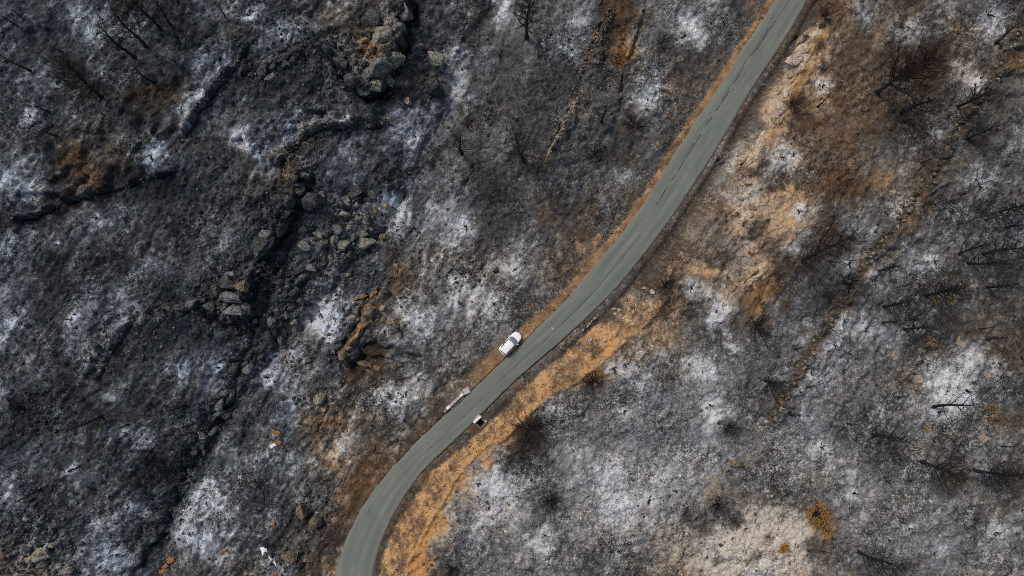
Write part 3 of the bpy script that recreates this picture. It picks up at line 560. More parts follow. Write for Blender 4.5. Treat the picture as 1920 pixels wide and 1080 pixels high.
# ------------------------------------------------------------------ rocks
def rock_mesh(seed, sub=4, cuts=16):
    r = random.Random(seed); bm = bmesh.new(); bmesh.ops.create_icosphere(bm, subdivisions=sub, radius=1.0)
    planes = [(Vector((r.gauss(0, 1), r.gauss(0, 1), r.gauss(0, .8))).normalized(), r.uniform(.5, .9)) for _ in range(cuts)]
    small = [(Vector((r.gauss(0, 1), r.gauss(0, 1), r.gauss(0, 1))).normalized() * r.uniform(.55, .85), r.uniform(.12, .3), r.uniform(-.09, .06)) for _ in range(26)]
    for v in bm.verts:
        for d, k in planes:
            e = v.co.dot(d) - k
            if e > 0: v.co -= d * e * .97
        c = v.co.copy(); k = 0.0
        for q, rad, amp in small:
            t = (c - q).length / rad
            if t < 1: k += amp * (1 - t * t)
        bed = .035 * math.sin(c.z * 17 + 2.5 * math.sin(c.x * 3 + seed) + seed)
        v.co = c * (1 + k + bed + .025 * math.sin(c.x * 13 + c.y * 9 + seed) * math.sin(c.y * 15 - c.z * 11))
    me = bpy.data.meshes.new('rock'); bm.to_mesh(me); bm.free(); return me
BOULD = [rock_mesh(i) for i in range(10)]
def stone_mesh(seed):
    r = random.Random(seed); bm = bmesh.new()
    for _ in range(12):
        d = Vector((r.gauss(0, 1), r.gauss(0, 1), r.gauss(0, .8))).normalized(); bm.verts.new(d * r.uniform(.8, 1.0))
    res = bmesh.ops.convex_hull(bm, input=bm.verts)
    loose = [v for v in bm.verts if not v.link_faces]; bmesh.ops.delete(bm, geom=loose, context='VERTS')
    me = bpy.data.meshes.new('stone'); bm.to_mesh(me); bm.free(); return me
STONE = [stone_mesh(50 + i) for i in range(12)]
MESHCACHE = {}
def with_mat(me, matname, key):
    k = (key, matname)
    if k not in MESHCACHE: m2 = me.copy(); m2.materials.clear(); m2.materials.append(M[matname]); MESHCACHE[k] = m2
    return MESHCACHE[k]
RN = [0]
def rock(name, u, v, lx, ly, matname, rot=None, parent=None, big=True, hgt=.66, sink=.14, origin=None, tilt=.18):
    """a stone at photo pixel u, v; lx, ly its length and width in photo pixels"""
    RN[0] += 1; rr_ = random.Random(RN[0] * 13 + 5); src = BOULD if big else STONE; i = rr_.randrange(len(src))
    o = bpy.data.objects.new(name, with_mat(src[i], matname, (big, i))); link(o, parent)
    p = at(u, v); a, b = lx / S / 2 * 1.2, ly / S / 2 * 1.2; h = hgt * (a + b) * .5 * rr_.uniform(.85, 1.15) * 1.15
    q = Vector((p.x, p.y, p.z + h * (1 - 2 * sink)))
    if origin is not None: q = q - origin
    o.location = q; o.scale = (a, b, h); o.rotation_euler = (rr_.gauss(0, tilt), rr_.gauss(0, tilt), R(-rot) if rot is not None else rr_.uniform(0, 6.28))
    return o
# big loose boulders, each with its own look
for (u, v, a, b, rot, mt, lab, nm) in [
    (820,112,36,27,20,'rock_olive','pale olive angular boulder standing alone right of the big outcrop','boulder'),
    (815,165,37,35,60,'rock_dark','dark rounded boulder just below the pale olive angular boulder','boulder'),
    (765,192,21,15,30,'rock_tan','small tan grey boulder below right of the big outcrop','boulder'),
    (790,88,15,12,0,'rock_grey','small grey boulder between the big outcrop and the pale olive boulder','boulder'),
    (774,84,11,14,0,'rock_dark','small sooty boulder at the right foot of the big outcrop','boulder'),
    (588,377,43,36,20,'rock_dark','big domed ash dusted boulder at the lower end of the curved wall','boulder'),
    (687,457,47,21,-4,'rock_olive','longest boulder of the jumble, a lying grey olive block','boulder'),
    (680,439,25,20,-10,'rock_olive','squarish boulder lying against the top of the longest boulder','boulder'),
    (634,430,22,18,10,'rock_grey','cracked grey boulder at the upper left of the boulder jumble','boulder'),
    (646,460,27,18,-20,'rock_olive','grey wedge boulder left of the longest boulder','boulder'),
    (627,451,18,17,30,'rock_olive','blocky pale olive boulder left of the grey wedge boulder','boulder'),
    (655,424,10,14,20,'rock_tan','small yellowish pointed stone at the top of the boulder jumble','boulder'),
    (646,441,9,17,15,'rock_grey','narrow upright grey stone in the middle of the boulder jumble','boulder'),
    (665,445,10,17,25,'rock_grey','narrow grey stone between the wedge and the longest boulder','boulder'),
    (649,402,21,13,15,'rock_olive','flat olive slab just above the boulder jumble','boulder'),
    (724,386,14,13,0,'rock_tan','round tan boulder at the upper edge of the white ash patch','boulder'),
    (705,398,17,15,0,'rubble','brown lumpy boulder left of the white ash patch','boulder'),
    (721,444,17,16,0,'rubble','brownish round boulder right of the longest boulder','boulder'),
    (598,441,24,12,40,'rock_grey','long ash streaked stone sloping down left of the boulder jumble','boulder'),
    (576,464,34,21,5,'rock_grey','broad ash covered boulder left below the boulder jumble','boulder'),
    (615,436,15,12,0,'rock_dark','dark stone between the sloping stone and the cracked boulder','boulder'),
    (655,478,13,11,30,'rock_grey','small grey stone below the grey wedge boulder','boulder'),
    (607,484,8,8,0,'rock_grey','little round stone on the tan sandy patch below the jumble','boulder'),
    (621,469,11,10,0,'rock_dark','dark stone above the tan sandy patch','boulder'),
    (669,362,28,20,-20,'rock_dark','dark sooty boulder inside the lower edge of the smooth ash floor','boulder'),
    (688,522,15,13,0,'rock_dark','black rounded boulder alone below the boulder jumble','boulder'),
    (655,515,13,11,0,'rock_olive','right one of the paired olive stones below the tan patch','boulder'),
    (643,516,12,11,0,'rock_grey','left one of the paired stones below the tan patch','boulder'),
    (888,534,15,12,-20,'rock_grey','grey stone in pale ash up slope from the parked car','boulder'),
    (930,507,14,11,-30,'rock_dark','dark stone at the edge of the ash nearest the road verge','boulder'),
    (570,432,21,16,0,'rock_dark','dark boulder below the big domed boulder','boulder'),
    (512,457,17,15,0,'rock_dark','dark boulder at the foot of the black rock face','boulder'),
    (743,498,10,9,0,'rock_tan','small tan stone above the orange soil patch','boulder'),
    (538,591,21,15,25,'rock_grey','oval grey boulder beside the gully floor','boulder'),
    (552,604,15,11,10,'rock_olive','pale oval stone just below right of the oval grey boulder','boulder'),
    (521,587,11,10,0,'rock_dark','dark stone left of the oval grey boulder','boulder'),
    (513,600,12,10,0,'rock_grey','small grey stone left below the oval grey boulder','boulder'),
    (524,529,13,11,0,'rock_dark','dark stone on the far side of the gully opposite the layered outcrop','boulder'),
    (602,747,22,27,10,'rock_olive','upright olive brown boulder left of the roadside slope','boulder'),
    (607,768,9,9,0,'rock_tan','little yellowish stone right below the upright olive brown boulder','boulder'),
    (625,772,15,12,0,'rock_dark','dark stone right of the little yellowish stone','boulder'),
    (532,745,14,12,0,'rock_dark','dark rounded stone left of the upright olive brown boulder','boulder'),
    (533,797,13,11,0,'rock_dark','sooty stone above the heap of broken tiles','boulder'),
    (568,960,25,31,10,'rubble','tall brown sandstone block left of the lower road bend','boulder'),
    (594,977,22,27,25,'rubble','brown tilted slab right next to the tall sandstone block','boulder'),
    (548,1038,30,26,0,'rubble','brown boulder with a dark hollow below it near the bottom edge','boulder'),
    (560,1058,20,14,0,'rock_dark','dark boulder below the brown hollowed boulder','boulder'),
    (738,823,13,11,20,'rock_grey','lone grey stone on brown slope left of the road','boulder'),
    (84,1036,40,25,0,'rock_olive','largest pale olive boulder in the bottom left corner','boulder'),
    (57,1048,17,13,0,'rock_tan','tan stone below left of the largest corner boulder','boulder'),
    (130,1068,26,17,-10,'rock_olive','flat olive boulder right of the largest corner boulder','boulder'),
    (50,1030,20,16,0,'rock_grey','grey boulder touching the left of the largest corner boulder','boulder'),
    (100,1021,15,11,0,'rock_olive','small boulder on top of the largest corner boulder edge','boulder'),
    (32,1034,13,11,0,'rock_grey','small grey stone second from the left corner edge','boulder'),
    (5,1044,16,13,0,'rubble','brown stone cut by the left edge of the photo','boulder'),
    (23,757,32,25,0,'rock_dark','broad black boulder at the left edge half way down','boulder'),
    (1223,548,12,11,0,'rock_pale','round cream stone on the right edge of the orange bank','boulder'),
    (1107,636,11,7,-35,'rock_pale','oblong cream stone in the middle of the orange bank','boulder'),
    (1135,637,7,6,0,'rock_pale','small cream stone right of the oblong cream stone','boulder'),
    (1255,525,7,6,0,'rock_pale','small pale stone beside the dark bush by white ash','boulder'),
    (1208,540,10,6,-15,'rock_pale','flat pale stone left above the round cream stone','boulder'),
    (1380,868,24,18,0,'rubble','low brown boulder in grey ash at lower right','boulder')]:
    tag(rock(nm, u, v, a, b, mt, rot), lab, 'rock', 'loose boulders and stones')
st = [(1150,580),(1160,581),(1172,577),(1180,579),(1164,592),(1172,596),(1176,601),(1184,607),(1153,588)]
lb = rank([(u, i) for i, (u, v) in enumerate(st)], 'pale broken stone', 'in the scatter on the orange bank')
for i, (u, v) in enumerate(st): tag(rock('stone', u, v, 7 + 4 * (i % 3 == 0), 6 + 2 * (i % 2), 'rock_pale', None, None, False, .6), lb[i], 'rock', 'stones scattered on the orange bank')
st = [(1093,619),(1101,612),(1105,607),(1110,602),(1115,597),(1121,591)]
lb = rank([(u, i) for i, (u, v) in enumerate(st)], 'pale stone', 'of the short row in the roadside ditch')
for i, (u, v) in enumerate(st): tag(rock('stone', u, v, 6.5, 4.5, 'rock_tan', -48, None, False, .7), lb[i], 'rock', 'row of stones in the ditch')
# rock outcrops: one thing each, its blocks are parts
def outcrop(name, label, blocks, sink=.4, cat='rock outcrop', hgt=.8):
    u = sum(b[0] for b in blocks) / len(blocks); v = sum(b[1] for b in blocks) / len(blocks); o = empty(name, at(u, v)); tag(o, label, cat); org = o.location.copy()
    for (a, b, lx, ly, rot, mt) in blocks: rock('rock_block', a, b, lx, ly, mt, rot, o, True, hgt, sink, org, .12)
    return o
outcrop('rock_outcrop', 'big grey rock outcrop with a cracked overhanging face near the top', [
    (722,72,58,48,0,'rock_olive'),(755,20,36,40,0,'rock_grey'),(735,108,44,26,-20,'rock_olive'),(702,160,32,26,30,'rock_olive'),(727,147,28,24,40,'rock_olive'),(712,128,50,28,-25,'rock_grey'),(680,170,30,17,10,'rock_grey'),
    (660,150,34,24,40,'rock_dark'),(690,140,30,22,0,'rock_grey'),(748,52,26,22,0,'rock_grey'),(640,118,32,18,50,'rock_dark'),(612,92,30,16,45,'rock_dark'),(700,40,44,36,0,'rock_dark'),(765,55,14,22,0,'rock_dark')], .45)
outcrop('rock_outcrop', 'layered dark outcrop of rounded ledges above the gully at left', [
    (456,537,28,26,20,'rubble'),(436,558,44,21,20,'rock_grey'),(442,584,42,19,10,'rock_grey'),(462,578,20,24,-30,'rock_grey'),(436,515,24,13,10,'rock_grey'),(484,508,16,11,-20,'rock_grey'),(493,514,12,9,-30,'rock_tan'),(473,514,15,12,0,'rock_dark'),
    (478,521,16,8,-10,'rock_olive'),(420,594,20,14,0,'rock_dark'),(403,609,14,11,0,'rock_dark'),(410,545,34,20,30,'rock_dark'),(430,535,30,16,10,'rock_dark'),(395,575,26,16,30,'rock_dark'),(372,582,18,14,0,'rock_dark'),(388,600,13,10,0,'rock_dark')], .3)
outcrop('rock_outcrop', 'black bulky rock face between the curved wall and the gully', [
    (520,425,40,30,-50,'rock_dark'),(498,440,36,26,-40,'rock_grey'),(505,405,34,30,-50,'rock_dark'),(530,400,30,24,-40,'rock_grey'),(540,378,34,28,-40,'rock_dark'),(480,430,28,22,-30,'rock_dark'),(522,372,26,20,-10,'rock_dark'),(512,455,26,18,-50,'rock_grey'),(555,352,30,26,-30,'rock_dark'),(490,462,44,30,-40,'rock_dark'),(468,478,36,20,-20,'rock_dark'),(545,332,26,18,0,'rubble')], .55, hgt=.7)
outcrop('rock_outcrop', 'rusty orange ledge with a dark hollow under it left of the car', [
    (676,557,30,9,-12,'rock_orange'),(700,552,22,12,-40,'rock_orange'),(679,582,9,26,0,'rock_orange'),(695,585,26,34,20,'rubble'),(717,578,10,14,20,'rock_tan'),(686,609,20,10,-30,'rock_orange'),(672,626,10,24,35,'rock_orange'),
    (678,612,16,20,40,'rock_orange'),(660,640,22,9,-50,'rock_orange'),(646,664,16,26,20,'rubble'),(654,652,18,14,-30,'rock_orange'),(640,668,10,24,0,'rock_tan'),(662,594,12,9,-10,'rock_tan'),(690,682,36,14,10,'rubble'),(706,690,24,12,20,'rock_orange')], .45)
outcrop('sandstone_ledge', 'pale sandstone ledge at the cut beside the top of the road', [
    (1516,60,26,10,-40,'rock_tan'),(1506,72,40,13,-42,'rock_tan'),(1528,65,26,18,-30,'rock_pale'),(1502,95,44,20,-44,'rock_pale'),(1488,112,34,22,-40,'rock_pale'),(1512,108,26,24,-20,'rock_pale'),(1518,90,24,14,-50,'rock_tan'),(1538,78,22,12,-60,'rock_orange'),
    (1490,135,26,18,-30,'rock_tan'),(1478,168,24,12,-30,'rock_pale'),(1473,176,12,18,20,'rock_pale'),(1462,200,22,26,20,'rock_pale'),(1468,208,12,26,40,'rock_tan'),(1455,225,22,14,0,'rock_tan')], .5, 'rock ledge', .34)
outcrop('sandstone_ledge', 'middle sandstone ledge shaped like spread roots beside the road', [
    (1430,258,30,12,-60,'rock_pale'),(1420,280,34,9,-40,'rock_pale'),(1408,298,30,14,-60,'rock_pale'),(1395,300,32,8,-35,'rock_tan'),(1384,312,9,20,20,'rock_tan'),(1402,325,16,14,0,'rock_orange'),(1400,342,22,14,0,'rock_tan'),(1388,372,18,9,0,'rock_tan')], .55, 'rock ledge', .32)
outcrop('sandstone_ledge', 'lower broken sandstone ledge ending in an orange hook', [
    (1392,396,22,24,-40,'rock_pale'),(1398,406,34,16,-40,'rock_pale'),(1412,394,18,22,0,'rock_orange'),(1394,434,14,26,10,'rock_tan'),(1402,424,16,14,0,'rock_olive'),(1402,464,26,13,50,'rock_pale'),(1412,470,14,12,40,'rock_tan'),(1400,490,40,16,25,'rock_olive'),
    (1425,502,12,18,30,'rock_pale'),(1414,522,28,9,-35,'rock_pale'),(1402,531,24,8,-50,'rock_orange'),(1400,480,30,10,30,'rock_tan')], .5, 'rock ledge', .34)
def ledge_chain(label, line, n, spread, seed):
    p = np.array(line, float); seg = np.hypot(*np.diff(p, axis=0).T); cum = np.r_[0, np.cumsum(seg)]; rr_ = random.Random(seed); bl = []
    for k in range(n):
        s = (k + rr_.random()) / n * cum[-1]; i = min(np.searchsorted(cum, s, side='right') - 1, len(seg) - 1); q = p[i] + (p[i + 1] - p[i]) * (s - cum[i]) / seg[i]; an = math.degrees(math.atan2(*(p[i + 1] - p[i])[::-1]))
        lx = rr_.uniform(11, 30); bl.append((q[0] + rr_.gauss(0, spread), q[1] + rr_.gauss(0, spread * .6), lx, lx * rr_.uniform(.4, .75), an + rr_.gauss(0, 25), rr_.choice(['rock_dark', 'rock_dark', 'rock_dark', 'rock_grey'])))
    outcrop('broken_ledge', label, bl, .42, 'rock ledge', .7)
ledge_chain('broken dark ledges along the gully below the boulder jumble', [(600,470),(560,520),(535,570),(520,620),(490,670)], 34, 11, 5)
ledge_chain('broken black ledges lining the middle of the gully at left', [(480,660),(455,705),(430,745),(395,800),(365,850)], 30, 9, 6)
ledge_chain('black blocky ledge band left of the layered outcrop', [(380,560),(350,570),(315,585),(285,590),(260,600)], 22, 9, 7)
ledge_chain('craggy ash dusted ledges left of the big outcrop', [(590,75),(560,90),(530,110),(505,135),(490,150)], 26, 12, 8)
ledge_chain('dark crags around the lower end of the smooth ash floor', [(555,320),(580,350),(610,375),(640,385),(690,370)], 20, 9, 9)
# dry stone walls: courses of stones, each a part
def stone_wall(name, label, pts, n, spread, sz, mats, cat='stone wall', off=(0, 0)):
    p = np.array(pts, float); seg = np.hypot(*np.diff(p, axis=0).T); cum = np.r_[0, np.cumsum(seg)]; rr_ = random.Random(n)
    m = at(*p[len(p) // 2]); o = empty(name, m); tag(o, label, cat); org = o.location.copy()
    for k in range(n):
        s = (k + rr_.random()) / n * cum[-1]; i = min(np.searchsorted(cum, s, side='right') - 1, len(seg) - 1); t = (s - cum[i]) / seg[i]; q = p[i] * (1 - t) + p[i + 1] * t
        nr = np.array([-(p[i + 1] - p[i])[1], (p[i + 1] - p[i])[0]]) / seg[i]; q = q + nr * rr_.gauss(0, 1) * spread + np.array(off)
        a = rr_.uniform(*sz); rock('stone', q[0], q[1], a, a * rr_.uniform(.55, .9), rr_.choice(mats), None, o, False, .7, .2, org, .3)
    return o
stone_wall('rubble_wall', 'long collapsed dry stone wall of brown rubble crossing the right slope', RUBBLE, 300, 4.6, (4, 11), ['rubble', 'rubble', 'rock_olive', 'rock_dark', 'rock_dark'])
stone_wall('terrace_wall', 'curved tan terrace wall around the smooth ash floor', W3, 110, 3.4, (3.5, 7.5), ['rubble', 'rubble', 'rock_grey', 'rock_dark'], off=(-2, -2))
stone_wall('terrace_wall', 'straight black terrace wall at upper left', W1, 70, 2.0, (3, 6.5), ['rock_dark', 'rock_dark', 'rock_grey'], off=(-3, -2))
stone_wall('terrace_wall', 'dark terrace wall running in from the left edge', W2, 70, 2.2, (3, 6.5), ['rock_dark', 'rock_dark', 'rubble'], off=(0, -3))
stone_wall('terrace_wall', 'short slanting terrace wall on the lower left slope', W5, 40, 1.8, (3, 6.5), ['rock_dark', 'rock_grey'], off=(-2, -1))
stone_wall('terrace_wall', 'pale edged terrace wall left of the upper road', W6, 50, 1.4, (4, 9), ['rock_tan', 'rubble', 'rock_tan'], off=(1, 1))
stone_wall('terrace_wall', 'brown broken terrace wall at the top edge left of the road', W9, 60, 6, (4, 9), ['rubble', 'rubble', 'rock_dark', 'rock_orange'])
# ------------------------------------------------------------------ burnt trees
def make_tree(u, v, tu, tv, style, label, dens=1.0, mat='char', group='burnt trees'):
    b = at(u, v); rb = math.hypot(u - 960, v - 540); dx, dy = (u - 960) / rb, (v - 540) / rb
    rt = rb + max(6.0, (tu - u) * dx + (tv - v) * dy); h = (H - b.z) * (1 - rb / rt); h = min(max(h, 1.6), 13.0)
    zt = b.z + h; tip = Vector(((tu - 960) / F * (H - zt) - b.x, (540 - tv) / F * (H - zt) - b.y, 0))
    mx = .22 * h
    if tip.length > mx: tip *= mx / tip.length
    tip.z = h; rr_ = random.Random(int(u * 7 + v)); root = empty('burnt_tree', b, 0); tag(root, label, 'tree', group)
    r0 = .09 + .017 * h; V = []; Fc = []; pts = []; n = 9; k1 = rr_.uniform(0, 6); bend = .025 * h
    for i in range(n):
        t = i / (n - 1); pts.append(tip * t + Vector((math.sin(t * 5 + k1) * bend * t * (1 - t) * 3, math.cos(t * 4 + k1) * bend * t * (1 - t) * 3, -.25 * (1 - t))))
    rad = [r0 * (1.5 if i == 0 else 1) * (1 - .78 * i / (n - 1)) for i in range(n)]
    tube(V, Fc, pts, rad, 6); pymesh('trunk', V, Fc, M['char'], root, True)
    def P(t): f = t * (n - 1); i = min(int(f), n - 2); return pts[i].lerp(pts[i + 1], f - i)
    V = []; Fc = []; ends = []
    cfg = {'p': (20, .25, .18, 2), 'c': (34, .28, .36, 6), 'n': (40, .25, .42, 8), 'f': (24, .06, .62, 7)}[style]
    nb = int(cfg[0] * dens * (.6 + h / 14)); az = rr_.uniform(0, 6)
    for k in range(nb):
        t = cfg[1] + (1 - cfg[1]) * ((k + rr_.random()) / nb); az += 2.4 + rr_.uniform(-.5, .5); el = rr_.uniform(.25, .95) if style != 'f' else rr_.uniform(.5, 1.1)
        ln = cfg[2] * h * (1.15 - .75 * t) * rr_.uniform(.55, 1.2); d = Vector((math.cos(az) * math.cos(el), math.sin(az) * math.cos(el), math.sin(el))); p0 = P(t); q = [p0]
        c = p0.copy(); sg = 4
        for s_ in range(sg):
            d = (d + Vector((rr_.gauss(0, .16), rr_.gauss(0, .16), .10))).normalized(); c = c + d * ln / sg; q.append(c.copy())
        rb_ = max(.032, min(.09, r0 * .45)) * (1.1 - .5 * t); tube(V, Fc, q, [rb_ * (1 - .62 * i / sg) for i in range(sg + 1)], 4)
        for j in range(int(cfg[3] * dens + rr_.random())):
            s_ = rr_.randrange(1, sg + 1); e = q[s_]; dd = (d + Vector((rr_.gauss(0, .6), rr_.gauss(0, .6), rr_.gauss(.15, .4)))).normalized(); l2 = ln * rr_.uniform(.2, .45)
            m = e + dd * l2 * .5 + Vector((rr_.gauss(0, .05), rr_.gauss(0, .05), 0)); f_ = e + dd * l2; tube(V, Fc, [e, m, f_], [.030, .024, .014], 3, False); ends.append(f_)
            if style in 'nf':
                for _ in range(2): g = f_ + Vector((rr_.gauss(0, .22), rr_.gauss(0, .22), rr_.gauss(.1, .15))); tube(V, Fc, [m, g], [.022, .013], 3, False); ends.append(g)
    pymesh('crown', V, Fc, M[mat], root)
    if style == 'n':
        V = []; Fc = []
        for e in ends:
            for _ in range(3):
                c = e + Vector((rr_.gauss(0, .16), rr_.gauss(0, .16), rr_.gauss(0, .12))); a = Vector((rr_.gauss(0, 1), rr_.gauss(0, 1), rr_.gauss(0, .6))).normalized() * rr_.uniform(.08, .16); b2 = a.orthogonal().normalized() * .025
                i = len(V); V += [tuple(c - b2), tuple(c + b2), tuple(c + a)]; Fc.append((i, i + 1, i + 2))
        pymesh('needles', V, Fc, M['needles'], root)
    return root
TREES = [
 (190,182,122,108,'n','widest crowned burnt tree at upper left, charred brown crown',.9),
 (252,108,183,47,'c','tall burnt pole tree right of the widest crowned tree at upper left',.5),
 (273,88,212,20,'p','thin charred pole leaning up left beside pale rock near the top left',.8),
 (300,55,245,-5,'c','burnt tree near the top edge, trunk running off the corner of the frame',.7),
 (320,47,296,-10,'c','steep burnt tree at the top edge, rightmost of the top left group',.6),
 (33,50,2,28,'p','slim charred tree in the top left corner',.8),
 (40,33,22,17,'p','smaller slim charred tree closest to the top left corner',.6),
 (57,133,-2,102,'p','long thin charred tree at the left edge below the corner',.8),
 (287,155,252,128,'c','low burnt tree with fine twigs below the tall pole tree',.5),
 (328,117,312,106,'p','short charred stick right of the low twiggy tree',.6),
 (338,82,331,52,'p','upright burnt sapling below the steep tree at the top edge',.6),
 (422,33,416,5,'p','slender burnt sapling alone near the black terrace wall top',.8),
 (127,155,103,143,'p','small charred stick beside three ash spots at left',.6),
 (118,98,90,84,'p','small charred sapling left of the tall pole tree',.7),
 (90,208,63,199,'p','low charred stick beside the round ash patch at left',.8),
 (108,255,74,244,'p','charred sapling above the brown soil at left',.7),
 (100,340,77,333,'p','charred sapling below the brown soil at left',.8),
 (193,38,189,20,'p','tiny burnt stem above the tall pole tree',.6),
 (865,287,862,258,'c','small burnt tree in the middle of the upper slope',.7),
 (987,70,994,-5,'c','tall burnt tree at the top edge in the middle',1.0),
 (983,301,966,258,'c','black forked burnt tree left of the pale edged terrace wall',.8),
 (1128,228,1136,203,'p','small burnt sapling between the pale wall and the dark bush',1.0),
 (1643,173,1748,105,'n','largest burnt tree at upper right with dark red crown',1.3),
 (1795,200,1862,168,'c','feathery burnt tree below the ash patch at upper right',1.0),
 (1690,211,1755,186,'n','burnt tree with dark blurry crown below the largest red crowned tree',.45),
 (1868,80,1912,42,'p','thin burnt tree by the start of the rubble wall',1.0),
 (1815,260,1872,234,'c','bare burnt tree right of the rubble wall, upper part',.5),
 (1728,305,1748,297,'p','short charred stick just left of the rubble wall',1.0),
 (1695,229,1712,222,'p','short stump like stem under the dark blurry crowned tree',.8),
 (1533,200,1557,178,'p','faint burnt sapling on brown soil near the upper ledge',.6),
 (1570,335,1592,324,'p','faint burnt sapling on brown soil right of the middle ledge',.6),
 (1505,490,1592,435,'f','broad burnt bush tree with dark reddish twigs left of the rubble wall',1.0),
 (1875,397,1926,383,'c','thick burnt tree at the right edge, upper of the pair',.8),
 (1847,413,1882,403,'p','thin fallen looking stem left of the thick tree at the right edge',.5),
 (1885,427,1930,419,'p','short thick burnt tree at the right edge, lower of the pair',.8),
 (1798,477,1846,448,'f','pale grey branched burnt tree fanning up right in ash',.5),
 (1842,476,1920,464,'c','long dark trunk tree running off the right edge at mid height',.9),
 (1815,493,1880,494,'f','bushy burnt tree just below the long dark trunk tree',.7),
 (1735,553,1810,540,'c','burnt tree with wide fine crown above the tan grass tufts',1.3),
 (1658,575,1710,566,'c','burnt tree right of the rubble wall end, with fine twigs',.8),
 (1655,606,1690,600,'p','thin charred stem below the fine twigged tree',.7),
 (1695,617,1748,614,'c','burnt tree with black thick base left of the tan square slabs',.7),
 (1850,538,1910,534,'c','burnt tree with faint crown near right edge below the bushy one',.7),
 (1850,637,1890,633,'p','charred trunk beside the brown patch near the right edge',.8),
 (1836,617,1862,614,'p','thin charred stem above the trunk by the brown patch',.6),
 (1648,508,1684,499,'c','small dark tree standing close right of the rubble wall',.7),
 (1620,442,1616,420,'p','curved charred sapling left of the rubble wall',.5),
 (1750,763,1834,758,'f','forked black tree lying over the brightest ash field',.3),
 (1637,816,1702,826,'f','dense burnt bush tree in grey ash at lower right',.55),
 (1728,865,1812,895,'n','burnt tree with reddish dark crown at lower right',.7),
 (1828,883,1925,892,'c','thickest burnt trunk running off the lower right edge',1.2),
 (1588,795,1612,795,'p','short charred stem among ash left of the dense bush tree',.8),
 (1610,1035,1690,1068,'f','dark burnt tree by the bottom edge at right',.7),
 (1877,837,1910,832,'p','thin charred stem above the thickest trunk at right edge',.8),
 (190,780,128,806,'p','long thin burnt tree leaning down left on the lower left slope',1.0),
 (348,760,314,771,'p','short burnt tree at a white ash spot left of the gully',.8),
 (240,796,214,808,'p','small charred stem left of the double ash spot',.7),
 (148,875,124,886,'p','small charred stem at a blue ash spot lower left',.8),
 (75,917,28,943,'p','charred tree near the left edge at lower left',1.0),
 (98,968,74,986,'p','charred sapling below the tree at the lower left edge',.9),
 (1490,655,1512,650,'p','small burnt stem just left of the lower rubble wall',.6),
 (1480,778,1505,778,'p','thin burnt stem right of the two bright ash spots',.6),
 (1226,870,1232,846,'p','pale field burnt sapling standing in the wide grey ash',.8)]
for t in TREES: make_tree(*t[:6], dens=t[6])

# ------------------------------------------------------------------ burnt shrubs: a fan of stems from one root
def make_shrub(u, v, rpx, n, label, mat='char', group='burnt shrubs', name='burnt_shrub', lean=(0, 0), low=.55, leaves=None, cat='shrub'):
    b = at(u, v); rr_ = random.Random(int(u * 3 + v * 11)); r = rpx / S; root = empty(name, b); tag(root, label, cat, group); V = []; Fc = []; V2 = []; F2 = []; tips = []
    for k in range(n):
        az = rr_.uniform(0, 2 * math.pi); ln = r * rr_.uniform(.45, 1.1); el = rr_.uniform(.15, 1.3) * low + .12
        d = Vector((math.cos(az) * math.cos(el) + lean[0], math.sin(az) * math.cos(el) + lean[1], math.sin(el))).normalized(); q = [Vector((rr_.gauss(0, .05), rr_.gauss(0, .05), -.1))]; c = q[0].copy()
        for s_ in range(4): d = (d + Vector((rr_.gauss(0, .14), rr_.gauss(0, .14), rr_.gauss(.04, .08)))).normalized(); c = c + d * ln / 4; q.append(c.copy())
        if k < max(5, n // 6): tube(V, Fc, q, [.10, .085, .07, .05, .03], 4)
        else: tube(V2, F2, q, [.065, .058, .05, .038, .022], 3, False)
        for s_ in (2, 3, 3, 4):
            dd = (d + Vector((rr_.gauss(0, .6), rr_.gauss(0, .6), rr_.gauss(.1, .35)))).normalized(); e = q[s_] + dd * ln * rr_.uniform(.15, .38); tube(V2, F2, [q[s_], e], [.026, .015], 3, False); tips.append(e)
    pymesh('stems', V, Fc, M['char'], root); pymesh('twigs', V2, F2, M[mat], root)
    if leaves:
        V = []; Fc = []
        for e in tips:
            for _ in range(leaves[1]):
                c = e + Vector((rr_.gauss(0, .14), rr_.gauss(0, .14), rr_.gauss(0, .12))); a = Vector((rr_.gauss(0, 1), rr_.gauss(0, 1), rr_.gauss(0, .7))).normalized() * rr_.uniform(.06, .13); b2 = a.orthogonal().normalized() * .05; i = len(V)
                V += [tuple(c - a), tuple(c + b2), tuple(c + a), tuple(c - b2)]; Fc.append((i, i + 1, i + 2, i + 3))
        pymesh('foliage', V, Fc, M[leaves[0]], root)
    return root
